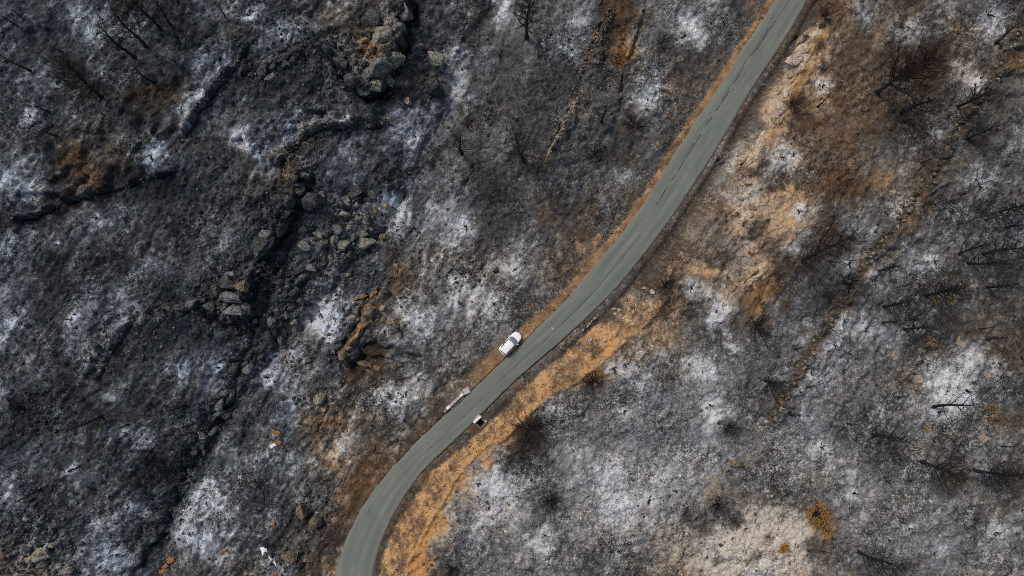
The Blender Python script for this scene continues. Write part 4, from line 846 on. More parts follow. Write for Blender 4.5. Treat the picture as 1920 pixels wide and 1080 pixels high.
for (u, v, r, n, lab, mt, lean) in [
 (993,806,50,190,'largest dark brown burnt bush on the outer edge of the orange bank','char_brown',(0,0)),
 (1034,940,34,95,'black burnt bush with radiating stems in pale ash below the road bank','char',(0,.1)),
 (1112,716,36,80,'brown burnt bush in ash above the largest bush of the orange bank','char_brown',(0,0)),
 (1250,535,26,70,'black burnt bush beside the bright white ash ring right of the road','char',(0,0)),
 (1418,612,40,80,'spiky black bush in ash at the centre right','char',(.35,.05)),
 (1366,806,28,70,'low black bush just below the pair of bright ash patches','char',(.1,.05)),
 (1345,948,28,60,'blurred black bush on the upper rim of the pale crusted ground','char',(0,0)),
 (850,1068,26,70,'black bush at the bottom edge right of the road','char',(0,-.1)),
 (303,866,30,70,'black fanning bush left of the lower gully','char',(-.45,.1)),
 (272,926,17,40,'small black bush below the fanning bush at lower left','char',(-.1,0)),
 (167,917,15,32,'small black bush left of the ash patch at lower left','char',(-.1,0)),
 (256,971,14,26,'little burnt bush between two ash patches at lower left','char',(0,0)),
 (163,247,20,45,'black bush above the brown soil at upper left','char',(-.1,.2)),
 (1190,238,34,80,'large burnt bush with bare branches left of the upper road','char',(-.25,.45)),
 (1115,292,24,60,'black bush below the pale edged terrace wall','char',(0,.1)),
 (1048,222,22,45,'grey twiggy bush at the foot of the pale edged terrace wall','ashtwig',(0,.15)),
 (1010,322,20,50,'dark bush below the black forked tree','char',(0,.1)),
 (1836,346,24,32,'radiating burnt bush in ash on the upper right slope','char',(.15,.25)),
 (1852,26,18,30,'burnt bush in the ash patch at the top right corner','char',(.2,.2)),
 (1240,82,22,45,'dark bush left of the verge near the top of the road','char',(.1,.1)),
 (1488,192,22,60,'dark brown bush growing against the pale upper ledge','char_brown',(0,0)),
 (1548,32,26,70,'brown scorched bush at the top beside the road cut','char_brown',(0,0)),
 (1440,718,40,60,'dark twiggy bush left of the end of the rubble wall','char',(.2,-.1)),
 (1662,900,14,30,'small black bush in grey ash at lower right','char',(.1,0)),
 (490,905,26,40,'thin twiggy bush right of the ash streaks by the gully','char',(-.2,-.1)),
 (255,862,1,4,'','char',(0,0)),
 (240,20,26,45,'fine twiggy bush near the top edge at left','char',(-.3,.3)),
 (880,232,24,40,'reddish brown thin bush above the small middle tree','char_brown',(0,.2)),
 (735,468,14,26,'dark bush right of the boulder jumble','char',(0,0)),
 (750,620,24,40,'thin star shaped bush right of the orange ledge','char',(0,0)),
 (960,720,1,4,'','char',(0,0)),
 (1080,860,1,4,'','char',(0,0)),
 (940,105,16,26,'thin bush on the dark slope below the white ash streak','char',(0,.2)),
 (1590,528,24,60,'black brush growing over the rubble wall at its middle','char',(0,0)),
 (1560,560,22,50,'black brush on the left flank of the rubble wall','char',(-.1,0))]:
    if lab: make_shrub(u, v, r, int(n * .45), lab, mt, lean=lean)
make_shrub(1526,966,29,44,'bright rust orange leafy bush at lower right','char_brown','orange bushes','orange_shrub',lean=(.25,.15),leaves=('orange_leaf',9))
make_shrub(1470,1028,11,26,'small rust orange leafy bush on the pale crusted ground','char_brown','orange bushes','orange_shrub',leaves=('orange_leaf',6))
make_shrub(1160,118,14,26,'small orange leafed tuft below the broken brown wall at top','char_brown','orange bushes','orange_shrub',leaves=('orange_leaf',3))
for (u, v, r, lab) in [(1755,563,9,'left one of the two tan grass tufts under the wide fine crown'),(1782,560,9,'right one of the two tan grass tufts under the wide fine crown'),(1747,645,9,'orange tuft left of the tan square slabs'),(1860,765,12,'orange brown tuft right of the forked black tree'),(1735,802,7,'tan tuft below the brightest ash field'),(1715,722,3,'')]:
    if lab: make_shrub(u, v, r, 16, lab, 'char_brown', 'dry tufts', 'dry_tuft', leaves=('dry', 4))
# little burnt bush stubs in the middle of the ash rings
REG = [('on the upper left slope', 0, 0, 480, 360), ('by the upper outcrop', 480, 0, 960, 360), ('left of the upper road', 960, 0, 1440, 360), ('on the upper right slope', 1440, 0, 1930, 360), ('on the dark slope at left', 0, 360, 480, 720),
       ('around the boulder jumble', 480, 360, 960, 720), ('right of the middle of the road', 960, 360, 1440, 720), ('beside the rubble wall', 1440, 360, 1930, 720), ('on the lower left slope', 0, 720, 480, 1090), ('near the lower road bend', 480, 720, 960, 1090), ('in the wide pale ash field', 960, 720, 1440, 1090), ('on the lower right slope', 1440, 720, 1930, 1090)]
cand = [(x, y, r) for x, y, r, a in SPOTS if a >= .8 and 8 < r < 24]
for (place, x0, y0, x1, y1) in REG:
    it = [(x, (x, y, r)) for x, y, r in cand if x0 <= x < x1 and y0 <= y < y1][:19]; lb = rank(it, 'burnt bush stub in white ash', place)
    for x, k in it: make_shrub(k[0] + 1, k[1] - 1, k[2] * .62, 9, lb[k], 'char', 'burnt stubs in rings of ash', 'burnt_stub', low=.8)

# ------------------------------------------------------------------ loose litter nobody could count
def scatter(n, fn, keep):
    m4 = max(n * 4, 40000); u = rng.uniform(-30, 1950, m4); v = rng.uniform(-30, 1110, m4); d, s, t = pdist(u, v, RC); ok = d > np.interp(t, np.linspace(0, 1, NR), RH) + 5
    x, y, z = at_many(u, v); ok &= rng.random(m4) < keep(u, v); ok &= ~((np.abs(u - 958) < 30) & (np.abs(v - 643) < 30)); i = np.nonzero(ok)[0][:n]; return u[i], v[i], x[i], y[i], z[i]
def covat(x, y):
    ix = np.clip(np.round(np.interp(x, XS, np.arange(NX))).astype(int), 0, NX - 1); iy = np.clip(np.round(np.interp(y, YS, np.arange(NY))).astype(int), 0, NY - 1); return cov.reshape(NY, NX)[iy, ix], W01.reshape(NY, NX)[iy, ix]
def covpx(u, v): x, y, z = at_many(u, v); return covat(x, y)[0]
def twig_mesh(name, x, y, z, ln, dx, dy, dz, r, mat, label):
    n = len(x); a = np.c_[dx, dy, dz]; a /= np.linalg.norm(a, axis=1)[:, None]; up = np.tile([0.31, .17, .93], (n, 1)); b = np.cross(a, up); b /= np.linalg.norm(b, axis=1)[:, None] + 1e-9; c = np.cross(a, b); p0 = np.c_[x, y, z]; p1 = p0 + a * ln[:, None]; V = np.zeros((n, 6, 3))
    for j in range(3):
        th = 2.094 * j; o = b * math.cos(th) + c * math.sin(th); V[:, j] = p0 + o * r[:, None]; V[:, 3 + j] = p1 + o * r[:, None] * .5
    f = np.array([[0, 1, 4, 3], [1, 2, 5, 4], [2, 0, 3, 5]]); Fq = (np.arange(n)[:, None, None] * 6 + f[None]).reshape(-1, 4).astype(np.int32); me = bpy.data.meshes.new(name); me.vertices.add(n * 6); me.vertices.foreach_set('co', V.astype(np.float32).ravel())
    me.loops.add(len(Fq) * 4); me.loops.foreach_set('vertex_index', Fq.ravel()); me.polygons.add(len(Fq)); me.polygons.foreach_set('loop_start', np.arange(0, 4 * len(Fq), 4, dtype=np.int32)); me.polygons.foreach_set('loop_total', np.full(len(Fq), 4, np.int32)); me.update(calc_edges=True)
    tag(link(bpy.data.objects.new(name, me), None, M[mat]), label, 'litter', None, 'stuff')
def twigs(name, n, keep, lmin, lmax, zup, rad, mat, label):
    u, v, x, y, z = scatter(n, None, keep); n = len(x); th = rng.uniform(0, 2 * math.pi, n); twig_mesh(name, x, y, z + .02, rng.uniform(lmin, lmax, n), np.cos(th), np.sin(th), rng.uniform(*zup, n), rng.uniform(.6, 1.2, n) * rad, mat, label)
nz_keep = lambda u, v: np.clip(.35 + 1.2 * fbm(u, v, 70, 3, 200), .05, 1)
twigs('charred_twigs', 26000, nz_keep, .25, 1.0, (.1, 1.4), .028, 'char', 'fine black charred twigs and stalks strewn over the burnt ground')
twigs('ash_twigs', 6000, lambda u, v: np.clip(covpx(u, v) * 3 - .25, 0, 1), .3, 1.1, (-.02, .25), .022, 'ashtwig', 'pale ash coated twigs lying across the burnt ground')
twigs('scorched_stalks', 9000, lambda u, v: np.clip((u - 700) / 700, 0, 1) * np.clip(.3 + fbm(u, v, 60, 3, 220), 0, 1), .2, .7, (.1, 1.2), .026, 'char_brown', 'brown scorched stalks standing on the soil around the road')
# burnt clumps: short stems standing together
cu = rng.uniform(0, 1920, 2600); cv = rng.uniform(0, 1080, 2600); d, s, t = pdist(cu, cv, RC); k = (d > 50) & (rng.random(2600) < np.clip(.2 + 1.5 * fbm(cu, cv, 90, 3, 230), .02, .8)); cu, cv = cu[k], cv[k]
q = 16; uu = np.repeat(cu, q); vv = np.repeat(cv, q); sz = np.repeat(rng.uniform(.15, .5, len(cu)) + rng.random(len(cu)) ** 4 * .7, q); x, y, z = at_many(uu, vv); th = rng.uniform(0, 6.28, len(uu))
twig_mesh('burnt_clumps', x + np.cos(th) * .05, y + np.sin(th) * .05, z - .03, sz * rng.uniform(.5, 1.2, len(uu)), np.cos(th), np.sin(th), rng.uniform(.2, 1.6, len(uu)), np.full(len(uu), .026), 'char', 'small black burnt grass clumps dotted over the slopes')
def pebbles(name, n, keep, smin, smax, mat, label):
    u, v, x, y, z = scatter(n, None, keep); n = len(x); base = np.array([[1, 0, 0], [-.9, .1, 0], [.1, 1, 0], [0, -.9, .05], [.1, .1, .75], [0, 0, -.6]]); s = smin + (smax - smin) * rng.random(n) ** 2.5; th = rng.uniform(0, 6.28, n)
    V = base[None] * rng.uniform(.7, 1.25, (n, 6, 1)) * s[:, None, None]; c, sn = np.cos(th)[:, None], np.sin(th)[:, None]; X = V[:, :, 0] * c - V[:, :, 1] * sn + x[:, None]; Y = V[:, :, 0] * sn + V[:, :, 1] * c + y[:, None]; Z = V[:, :, 2] + z[:, None] + .3 * s[:, None]
    f = np.array([[0, 2, 4], [2, 1, 4], [1, 3, 4], [3, 0, 4], [2, 0, 5], [1, 2, 5], [3, 1, 5], [0, 3, 5]]); Ft = (np.arange(n)[:, None, None] * 6 + f[None]).reshape(-1, 3).astype(np.int32); me = bpy.data.meshes.new(name); me.vertices.add(n * 6); me.vertices.foreach_set('co', np.stack([X, Y, Z], 2).astype(np.float32).ravel())
    me.loops.add(len(Ft) * 3); me.loops.foreach_set('vertex_index', Ft.ravel()); me.polygons.add(len(Ft)); me.polygons.foreach_set('loop_start', np.arange(0, 3 * len(Ft), 3, dtype=np.int32)); me.polygons.foreach_set('loop_total', np.full(len(Ft), 3, np.int32)); me.update(calc_edges=True)
    tag(link(bpy.data.objects.new(name, me), None, M[mat]), label, 'litter', None, 'stuff')
pebbles('grey_pebbles', 6000, lambda u, v: np.clip(rough_mask(u, v) * 1.2 + .02, 0, 1), .05, .36, 'rock_grey', 'grey stones and pebbles lying over the rocky ground')
pebbles('dark_pebbles', 9000, lambda u, v: np.clip(rough_mask(u, v) + .05 * (u < 900), 0, 1), .05, .40, 'rock_dark', 'sooty dark stones and clods lying over the burnt ground')
pebbles('pale_pebbles', 1500, lambda u, v: np.clip((u - 500) / 900, .05, .6), .04, .12, 'rock_pale', 'tiny pale stones scattered over the soil')
pebbles('jumble_stones', 520, lambda u, v: np.clip(np.exp(-(((u - 650) / 62) ** 2 + ((v - 440) / 42) ** 2)) + .5 * np.exp(-(((u - 545) / 40) ** 2 + ((v - 560) / 60) ** 2)) + .5 * np.exp(-(((u - 440) / 50) ** 2 + ((v - 590) / 25) ** 2)) - .1, 0, 1), .25, .75, 'rock_grey', 'broken grey stones filling the gaps of the boulder jumble and gully')
# ------------------------------------------------------------------ car
def make_car(u, v, ang):
    p = at(u, v); root = empty('parked_car', (p.x, p.y, 0), ang)
    tag(root, 'white hatchback car parked on the dirt verge beside the road', 'car'); gnd = p.z
    root.location.z = max(.02, gnd) if abs(gnd) < .4 else .02
    # lower body: stations along x, half width, belt height
    st = [(-2.20, .45, .42, .74), (-2.14, .66, .30, .90), (-1.98, .80, .24, 1.02), (-1.7, .88, .22, 1.04), (-1.4, .905, .22, 1.04), (-.8, .905, .22, 1.03), (0, .905, .22, 1.02), (.7, .90, .22, 1.01), (1.15, .885, .22, .99), (1.45, .86, .22, .95), (1.7, .80, .23, .90), (1.9, .70, .26, .84), (2.06, .55, .30, .76), (2.17, .36, .36, .68), (2.22, .18, .44, .60)]
    V = []; Fc = []; prof = [(-1, 0), (-1.0, .35), (-1.0, .72), (-.97, .9), (-.88, 1.0), (-.5, 1.025), (0, 1.035), (.5, 1.025), (.88, 1.0), (.97, .9), (1.0, .72), (1.0, .35), (1, 0)]; m = len(prof)
    for x, hw, z0, z1 in st:
        for a, t in prof: V.append((x, a * hw * (.94 if t == 0 else 1), z0 + (z1 - z0) * t))
    for i in range(len(st) - 1):
        for j in range(m - 1): Fc.append((i * m + j, i * m + j + 1, (i + 1) * m + j + 1, (i + 1) * m + j))
        Fc.append((i * m + m - 1, i * m, (i + 1) * m, (i + 1) * m + m - 1))
    Fc.append(tuple(range(m - 1, -1, -1))); Fc.append(tuple((len(st) - 1) * m + j for j in range(m)))
    body = pymesh('body', V, Fc, M['paint'], root, True); ss = body.modifiers.new('subdivision', 'SUBSURF'); ss.levels = ss.render_levels = 2
    # cabin: belt ring and roof ring
    belt = [(-2.02, .64), (-1.6, .79), (-.6, .83), (.3, .83), (.93, .80), (1.15, .45), (1.20, 0)]; roof = [(-1.80, .50), (-1.5, .62), (-.7, .66), (-.1, .655), (.18, .62), (.30, .32), (.33, 0)]
    zb = [1.0, 1.0, 1.0, 1.0, .99, 1.0, 1.0]; zr = [1.46, 1.52, 1.565, 1.56, 1.50, 1.50, 1.50]
    V = []; Fc = []; ring = []
    def full(l): return [(x, y) for x, y in l] + [(x, -y) for x, y in reversed(l[:-1])]
    fb, frf = full(belt), full(roof); zbf = zb + zb[-2::-1]; zrf = zr + zr[-2::-1]; n = len(fb)
    for t in (0, .5, 1.0):
        for (a, b, c, d, z0, z1) in [(fb[i][0], fb[i][1], frf[i][0], frf[i][1], zbf[i], zrf[i]) for i in range(n)]:
            bul = 1 + .03 * math.sin(math.pi * t); V.append(((a * (1 - t) + c * t), (b * (1 - t) + d * t) * bul, z0 * (1 - t) + z1 * t))
    k2 = len(V)
    for i in range(n): V.append((frf[i][0] * .93 - .03, frf[i][1] * .86, zrf[i] + .045))
    cidx = len(V); V.append((-.7, 0, 1.64))
    for r_ in range(3):
        a0 = r_ * n; a1 = (r_ + 1) * n
        for i in range(n): j = (i + 1) % n; Fc.append((a0 + j, a0 + i, a1 + i, a1 + j))
    for i in range(n): Fc.append((k2 + (i + 1) % n, k2 + i, cidx))
    pymesh('roof', V, Fc, M['paint'], root, True)
    def face_pt(i, j, f, t, off=.012):
        a = Vector((fb[i][0] * (1 - f) + fb[j][0] * f, fb[i][1] * (1 - f) + fb[j][1] * f, zbf[i] * (1 - f) + zbf[j] * f)); c = Vector((frf[i][0] * (1 - f) + frf[j][0] * f, frf[i][1] * (1 - f) + frf[j][1] * f, zrf[i] * (1 - f) + zrf[j] * f))
        p_ = a.lerp(c, t); p_.y *= 1 + .03 * math.sin(math.pi * t); nrm = (p_ - Vector((-.5, 0, .6))); nrm.x *= .5; return p_ + nrm.normalized() * off
    def pane(name, seq, mat, t0=.10, t1=.93, par=root):
        V = []; Fc = []; k = 4
        for (i, j, f) in seq:
            for t in range(k): V.append(tuple(face_pt(i, j, f, t0 + (t1 - t0) * t / (k - 1))))
        for a in range(len(seq) - 1):
            for t in range(k - 1): Fc.append((a * k + t, a * k + t + 1, (a + 1) * k + t + 1, (a + 1) * k + t))
        o = pymesh(name, V, Fc, mat, par, True); s_ = o.modifiers.new('solid', 'SOLIDIFY'); s_.thickness = .008; return o
    pane('windscreen', [(4, 5, .12), (4, 5, .55), (5, 6, 0), (5, 6, .5), (6, 7, 0), (6, 7, .5), (7, 8, 0), (7, 8, .45), (7, 8, .88)], M['glass'], .06, .95)
    for s_ in (0, 1):
        def ix(i): return i if s_ == 0 else (n - 1 - i)
        pane('front_window', [(ix(2), ix(3), .12), (ix(2), ix(3), .6), (ix(3), ix(4), 0), (ix(3), ix(4), .8)], M['darkglass']); pane('rear_window', [(ix(1), ix(2), .1), (ix(1), ix(2), .5), (ix(2), ix(3), .02)], M['darkglass'])
    pane('tailgate_window', [(0, n - 1, .06), (0, n - 1, .35), (0, n - 1, .65), (0, n - 1, .94)], M['darkglass'], .12, .72)
    for sy in (-1, 1):
        V = []; Fc = []; box(V, Fc, (.72, sy * 1.0, 1.05), (.17, .22, .13), 0, .8); bevel_obj(pymesh('wing_mirror', V, Fc, M['paint'], root), .03)
        V = []; Fc = []; tube(V, Fc, [Vector((-1.45, sy * .56, 1.56)), Vector((-1.3, sy * .57, 1.62)), Vector((-.3, sy * .58, 1.63)), Vector((.05, sy * .55, 1.58))], [.018] * 4, 5); pymesh('roof_rail', V, Fc, M['metal'], root)
        V = []; Fc = []; box(V, Fc, (1.88, sy * .58, .74), (.26, .22, .12), sy * -.6); bevel_obj(pymesh('headlight', V, Fc, M['lamp'], root), .03)
        V = []; Fc = []; box(V, Fc, (-2.04, sy * .66, .80), (.12, .18, .2), sy * .5); bevel_obj(pymesh('tail_light', V, Fc, M['redlamp'], root), .03)
        for k_, xd in enumerate((.35, -.65)):
            V = []; Fc = []; box(V, Fc, (xd, sy * .912, .86), (.18, .03, .03)); bevel_obj(pymesh('door_handle', V, Fc, M['paint'], root), .01, 1)
        for xw in (-1.32, 1.32):
            w_ = empty('wheel', (xw, sy * .80, .33)); w_.parent = root
            for nm, r0, hw, mt in (('tyre', .33, .105, 'rubber'), ('rim', .21, .112, 'metal')):
                V = []; Fc = []; q = 24
                for sg, rr2 in ((-hw, r0 * .9), (-hw * .8, r0), (hw * .8, r0), (hw, r0 * .9)):
                    for a in range(q): V.append((rr2 * math.cos(a * 2 * math.pi / q), sg, rr2 * math.sin(a * 2 * math.pi / q)))
                for r_ in range(3):
                    for a in range(q): b = (a + 1) % q; Fc.append((r_ * q + a, r_ * q + b, (r_ + 1) * q + b, (r_ + 1) * q + a))
                Fc.append(tuple(range(q))); Fc.append(tuple(3 * q + a for a in range(q - 1, -1, -1))); pymesh(nm, V, Fc, M[mt], w_)
    for x, nm in ((2.15, 'front_bumper'), (-2.13, 'rear_bumper')):
        V = []; Fc = []; box(V, Fc, (x, 0, .40), (.10, 1.05, .16)); bevel_obj(pymesh(nm, V, Fc, M['black'], root), .03)
    V = []; Fc = []; box(V, Fc, (2.13, 0, .60), (.07, .62, .10)); bevel_obj(pymesh('grille', V, Fc, M['black'], root), .02)
    V = []; Fc = []; tube(V, Fc, [Vector((1.10, -.45, 1.03)), Vector((1.03, .05, 1.075))], [.012, .01], 4); tube(V, Fc, [Vector((1.12, .1, 1.03)), Vector((1.0, .5, 1.07))], [.012, .01], 4); pymesh('wiper', V, Fc, M['black'], root)
    return root
CAR_A = R(47.5)
car = make_car(957, 643, CAR_A)

# ------------------------------------------------------------------ person beside the car
def make_person(u, v, face):
    p = at(u, v); J = {}; E = []
    def j(n, x, y, z, r): J[n] = (Vector((x, y, z)), r)
    # x forward, y to the person's left
    j('pelvis', 0, 0, .96, (.15, .12)); j('waist', .01, 0, 1.10, (.14, .11)); j('chest', .03, 0, 1.32, (.17, .125)); j('neckbase', .03, 0, 1.47, (.08, .08)); j('neck', .05, 0, 1.53, (.058, .058)); j('jaw', .075, 0, 1.60, (.078, .085)); j('head', .06, 0, 1.68, (.085, .10)); j('crown', .05, 0, 1.755, (.055, .065))
    for s, n in ((1, 'l'), (-1, 'r')):
        j('sh' + n, .03, s * .19, 1.42, (.07, .07))
        if n == 'r': j('el' + n, .20, s * .25, 1.20, (.048, .048)); j('wr' + n, .44, s * .20, 1.22, (.033, .033)); j('palm' + n, .52, s * .19, 1.235, (.038, .022))
        else: j('el' + n, .0, s * .27, 1.14, (.048, .048)); j('wr' + n, .12, s * .29, .91, (.033, .033)); j('palm' + n, .15, s * .29, .83, (.038, .022))
        j('hip' + n, 0, s * .10, .90, (.098, .098)); j('kn' + n, .03 * s, s * .115, .50, (.062, .062)); j('an' + n, -.03 + .03 * s, s * .12, .09, (.042, .042)); j('toe' + n, .15 + .03 * s, s * .14, .035, (.045, .03))
        E += [('chest', 'sh' + n), ('sh' + n, 'el' + n), ('el' + n, 'wr' + n), ('wr' + n, 'palm' + n), ('pelvis', 'hip' + n), ('hip' + n, 'kn' + n), ('kn' + n, 'an' + n), ('an' + n, 'toe' + n)]
        pw = J['palm' + n][0]; d = (pw - J['wr' + n][0]).normalized()
        sp = Vector((0, 1, 0)) if n == 'r' else Vector((1, 0, 0))
        for f in range(4):
            o = sp * (f - 1.5) * .021; ln = (.075, .09, .085, .065)[f]; curl = Vector((0, 0, -.25)) if n == 'r' else Vector((0, -s * .3, 0))
            j('f%d0%s' % (f, n), *(pw + o + d * .035), (.0095, .0095)); j('f%d1%s' % (f, n), *(pw + o + d * (.035 + ln * .5) + curl * .02), (.009, .009)); j('f%d2%s' % (f, n), *(pw + o + d * (.035 + ln) + curl * .09), (.008, .008)); E += [('palm' + n, 'f%d0%s' % (f, n)), ('f%d0%s' % (f, n), 'f%d1%s' % (f, n)), ('f%d1%s' % (f, n), 'f%d2%s' % (f, n))]
        th = -sp * .045 if True else sp
        j('t0' + n, *(pw + th * .7 - d * .01), (.011, .011)); j('t1' + n, *(pw + th * 1.3 + d * .03), (.009, .009)); E += [('wr' + n, 't0' + n), ('t0' + n, 't1' + n)]
    E += [('pelvis', 'waist'), ('waist', 'chest'), ('chest', 'neckbase'), ('neckbase', 'neck'), ('neck', 'jaw'), ('jaw', 'head'), ('head', 'crown')]
    names = list(J); me = bpy.data.meshes.new('skeleton'); me.from_pydata([tuple(J[n][0]) for n in names], [(names.index(a), names.index(b)) for a, b in E], []); o = bpy.data.objects.new('skeleton', me); COL.objects.link(o)
    o.modifiers.new('skin', 'SKIN'); sk = me.skin_vertices[0].data
    for i, n in enumerate(names): sk[i].radius = J[n][1]; sk[i].use_root = (n == 'pelvis')
    sb = o.modifiers.new('sub', 'SUBSURF'); sb.levels = sb.render_levels = 2
    bpy.context.view_layer.update(); dg = bpy.context.evaluated_depsgraph_get(); m2 = bpy.data.meshes.new_from_object(o.evaluated_get(dg)); bpy.data.objects.remove(o); m2.name = 'person'
    m2.materials.clear()
    for k in ('skin', 'jacket', 'trousers', 'black'): m2.materials.append(M[k])
    hands = [J['palm' + n][0] for n in 'lr']; wrists = [J['wr' + n][0] for n in 'lr']
    for f in m2.polygons:
        c = f.center; f.use_smooth = True; hand = any((c - h).length < .15 and (c - w_).length > .0 and (c - h).dot(h - w_) > -.004 for h, w_ in zip(hands, wrists))
        f.material_index = 0 if (hand or c.z > 1.50) else (3 if c.z < .09 else (2 if c.z < 1.0 and abs(c.y) < .235 else 1))
    root = bpy.data.objects.new('person', m2); link(root); root.location = p; root.rotation_euler = (0, 0, face); tag(root, 'person in brown jacket standing beside the white car, one hand on its door', 'person')
    bm = bmesh.new(); bmesh.ops.create_uvsphere(bm, u_segments=20, v_segments=14, radius=1)
    for v_ in bm.verts: v_.co = Vector((v_.co.x * .105, v_.co.y * .092, v_.co.z * .108))
    bmesh.ops.delete(bm, geom=[v_ for v_ in bm.verts if v_.co.z < -.01 and v_.co.x > -.02 or v_.co.z < -.07 or (v_.co.x > .07 and v_.co.z < .045)], context='VERTS')
    mh = bpy.data.meshes.new('hair'); bm.to_mesh(mh); bm.free(); mh.materials.append(M['hair']); h = bpy.data.objects.new('hair', mh); link(h, root); h.location = (.045, 0, 1.70); h.modifiers.new('solid', 'SOLIDIFY').thickness = .015
    for pf in mh.polygons: pf.use_smooth = True
    V = []; Fc = []; tube(V, Fc, [Vector((.13, 0, 1.70)), Vector((.165, 0, 1.655)), Vector((.145, 0, 1.64))], [.010, .018, .012], 6); pymesh('nose', V, Fc, M['skin'], root, True)
    for s in (-1, 1):
        V = []; Fc = []; box(V, Fc, (.148, s * .034, 1.695), (.012, .026, .014)); bevel_obj(pymesh('eye', V, Fc, M['black'], root), .005, 1)
        V = []; Fc = []; box(V, Fc, (.055, s * .10, 1.67), (.045, .02, .062)); bevel_obj(pymesh('ear', V, Fc, M['skin'], root), .008)
    V = []; Fc = []; box(V, Fc, (.152, 0, 1.605), (.012, .05, .012)); bevel_obj(pymesh('mouth', V, Fc, M['terracotta'], root), .004, 1)
    return root
make_person(942.5, 638.5, CAR_A - math.pi / 2)

# ------------------------------------------------------------------ culvert parapet and drain box
def wpt(u, v, z=0): return Vector(((u - 960) / F * (H - z), (540 - v) / F * (H - z), z))
def build_parapet():
    a, b = wpt(838, 766), wpt(869, 737); d = b - a; ang = math.atan2(d.y, d.x); L_ = d.length; root = empty('culvert_parapet', (a + b) / 2, ang); tag(root, 'low concrete culvert parapet with pale coping on the left road edge', 'parapet wall')
    V = []; Fc = []; box(V, Fc, (0, 0, -.25), (L_, .34, 1.3)); bevel_obj(pymesh('wall', V, Fc, M['concrete'], root), .02)
    k = 5
    for i in range(k):
        wd = L_ / k; V = []; Fc = []; box(V, Fc, (-L_ / 2 + wd * (i + .5), 0, .47), (wd - .05, .42, .14)); bevel_obj(pymesh('coping_stone', V, Fc, M['concrete_white'] if i in (0, 4) else M['concrete'], root), .025)
    V = []; Fc = []; box(V, Fc, (L_ / 2 + .62, -.10, -.08), (1.2, 1.05, .75), -.35, .9); bevel_obj(pymesh('wing_wall', V, Fc, M['concrete'], root), .05)
    V = []; Fc = []; box(V, Fc, (-L_ / 2 - .42, -.08, -.18), (.8, .55, .62), .1, .85); bevel_obj(pymesh('wing_wall', V, Fc, M['concrete_dark'], root), .05)
    V = []; Fc = []; box(V, Fc, (0, -.50, -.05), (L_ * .8, .28, .30)); bevel_obj(pymesh('kerb', V, Fc, M['concrete_dark'], root), .02)
build_parapet()
def build_drain():
    ang = math.atan2(.67, .74); c = wpt(901.5, 793, 0); root = empty('drain_box', c, ang); tag(root, 'concrete drain box with black open pit on the right road edge', 'drain')
    V = []; Fc = []; box(V, Fc, (0, .86, .08), (1.62, .34, .90)); bevel_obj(pymesh('headwall', V, Fc, M['concrete_white'], root), .03)
    V = []; Fc = []; box(V, Fc, (.16, 1.12, -.02), (1.2, .24, .62), .16); bevel_obj(pymesh('apron', V, Fc, M['concrete'], root), .03)
    for (x, y, sx_, sy_) in ((-.63, 0, .14, 1.36), (.63, 0, .14, 1.36), (0, -.61, 1.12, .14), (0, .61, 1.12, .14)):
        V = []; Fc = []; box(V, Fc, (x, y, -.75), (sx_, sy_, 1.9)); bevel_obj(pymesh('pit_wall', V, Fc, M['concrete_dark'], root), .02)
    V = []; Fc = []; box(V, Fc, (.86, -.35, .06), (.30, .34, .45)); bevel_obj(pymesh('corner_block', V, Fc, M['concrete'], root), .04)
    V = []; Fc = []; box(V, Fc, (0, 0, -1.55), (1.1, 1.06, .1)); pymesh('pit_floor', V, Fc, M['black'], root)
build_drain()

# ------------------------------------------------------------------ square slabs, scraps and tiles
def slab(u, v, wpx, rot, lab):
    p = at(u, v); w_ = wpx / S; rr_ = random.Random(int(u)); V = []; Fc = []; k = 12; top = []; bot = []
    for i in range(k):
        th = 2 * math.pi * i / k + math.pi / 4; sq = .5 * w_ / max(abs(math.cos(th)), abs(math.sin(th))) * rr_.uniform(.86, 1.04); top.append((sq * math.cos(th), sq * math.sin(th), .13 + rr_.uniform(-.02, .02))); bot.append((sq * 1.06 * math.cos(th), sq * 1.06 * math.sin(th), -.35))
    V = bot + top; Fc = [tuple(k + i for i in range(k))] + [(i, (i + 1) % k, k + (i + 1) % k, k + i) for i in range(k)]
    o = pymesh('square_slab', V, Fc, M['slab'], None); o.location = (p.x, p.y, p.z + .05); o.rotation_euler = (0, 0, R(rot)); bevel_obj(o, .03); tag(o, lab, 'slab', 'tan square slabs on the burnt slope')
for s_ in [(1721,711,15,2,'palest tan square slab left of the brightest ash field'), (1801,641,16,-25,'tilted tan square slab above the brightest ash field'), (1851,702,14,20,'tan square slab at the round white ash spot near the right edge'), (1843,822,14,40,'tan diamond shaped slab below the forked black tree'),
           (1677,668,13,30,'grey tan slab left of the palest square slab'), (1892,701,7,10,'small tan slab right of the round white ash spot'), (1720,672,10,20,'faint brown square slab above the palest square slab')]: slab(*s_)
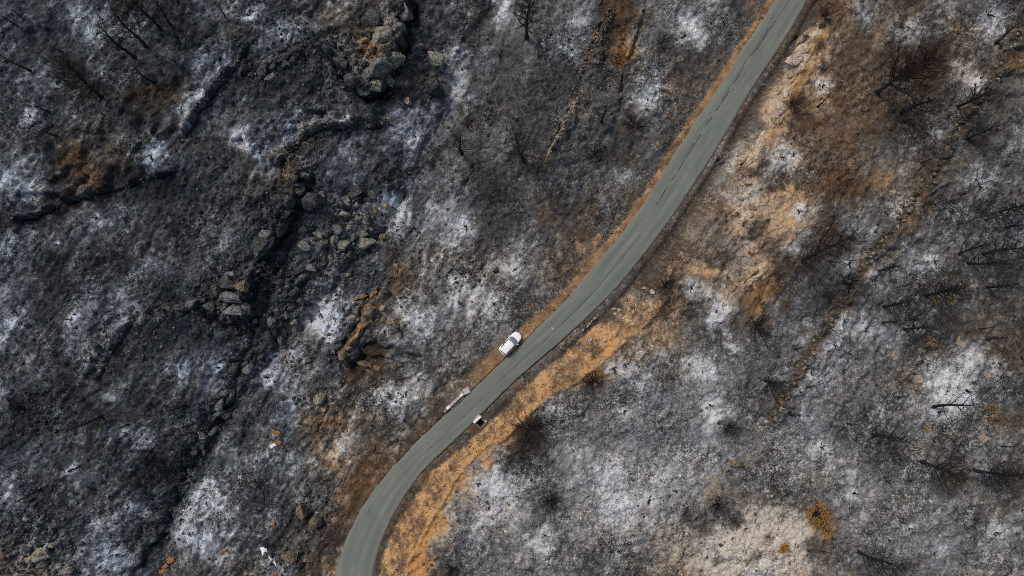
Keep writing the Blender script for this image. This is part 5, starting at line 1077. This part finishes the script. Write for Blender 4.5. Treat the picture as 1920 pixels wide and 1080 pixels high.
def scrap(name, u, v, lx, ly, rot, mt, lab, cat, kind='sheet'):
    p = at(u, v); rr_ = random.Random(int(u * 5 + v)); a, b = lx / S, ly / S; V = []; Fc = []; nx_, ny_ = 5, 4
    for j_ in range(ny_):
        for i in range(nx_):
            x = (i / (nx_ - 1) - .5) * a * rr_.uniform(.8, 1.05); y = (j_ / (ny_ - 1) - .5) * b * rr_.uniform(.7, 1.1); z = .14 + (.16 * math.cos(2.6 * y / b) if kind == 'tile' else 0) + rr_.uniform(-.05, .06); V.append((x, y, z))
    for j_ in range(ny_ - 1):
        for i in range(nx_ - 1): Fc.append((j_ * nx_ + i, j_ * nx_ + i + 1, (j_ + 1) * nx_ + i + 1, (j_ + 1) * nx_ + i))
    o = pymesh(name, V, Fc, M[mt], None); o.modifiers.new('solid', 'SOLIDIFY').thickness = .05; o.location = p; o.rotation_euler = (rr_.uniform(-.2, .2), rr_.uniform(-.2, .2), R(-rot)); tag(o, lab, cat, 'scraps dumped on the lower left slope')
for s_ in [('metal_scrap',496,1033,19,13,70,'white_scrap','largest crumpled white scrap on the lower left slope','scrap'),('metal_scrap',508,1046,10,5,60,'white_scrap','narrow white scrap right below the largest white scrap','scrap'),('metal_scrap',515,1055,7,4,50,'white_scrap','smallest white scrap at the end of the white scraps','scrap'),
           ('metal_scrap',512,835,13,7,-30,'white_scrap','white scrap below the reddish broken tiles','scrap'),('clay_tile',522,829,12,8,30,'terracotta','orange tile right next to the upper white scrap','tile'),('clay_tile',517,811,15,9,20,'terracotta','reddish broken tile heap above the upper white scrap','tile'),
           ('clay_tile',320,1049,14,12,-20,'terracotta','upper orange tile of the three by the lower gully','tile'),('clay_tile',311,1061,15,8,-35,'terracotta','middle orange tile of the three by the lower gully','tile'),('clay_tile',306,1071,16,9,-10,'terracotta','lowest orange tile of the three by the lower gully','tile'),
           ('clay_tile',420,1032,12,6,-10,'terracotta','lone orange shard left of the white scraps','tile'),('clay_tile',513,981,7,9,0,'terracotta','orange shard above the largest white scrap','tile'),('clay_tile',517,1076,5,10,10,'terracotta','upright orange shard at the bottom edge','tile'),('clay_tile',525,1078,5,9,-10,'terracotta','orange shard at the bottom edge, right of the upright one','tile'),
           ('clay_tile',1715,727,6,8,20,'terracotta','bright orange shard just below the palest square slab','tile')]: scrap(*s_, kind='tile' if s_[0] == 'clay_tile' else 'sheet')
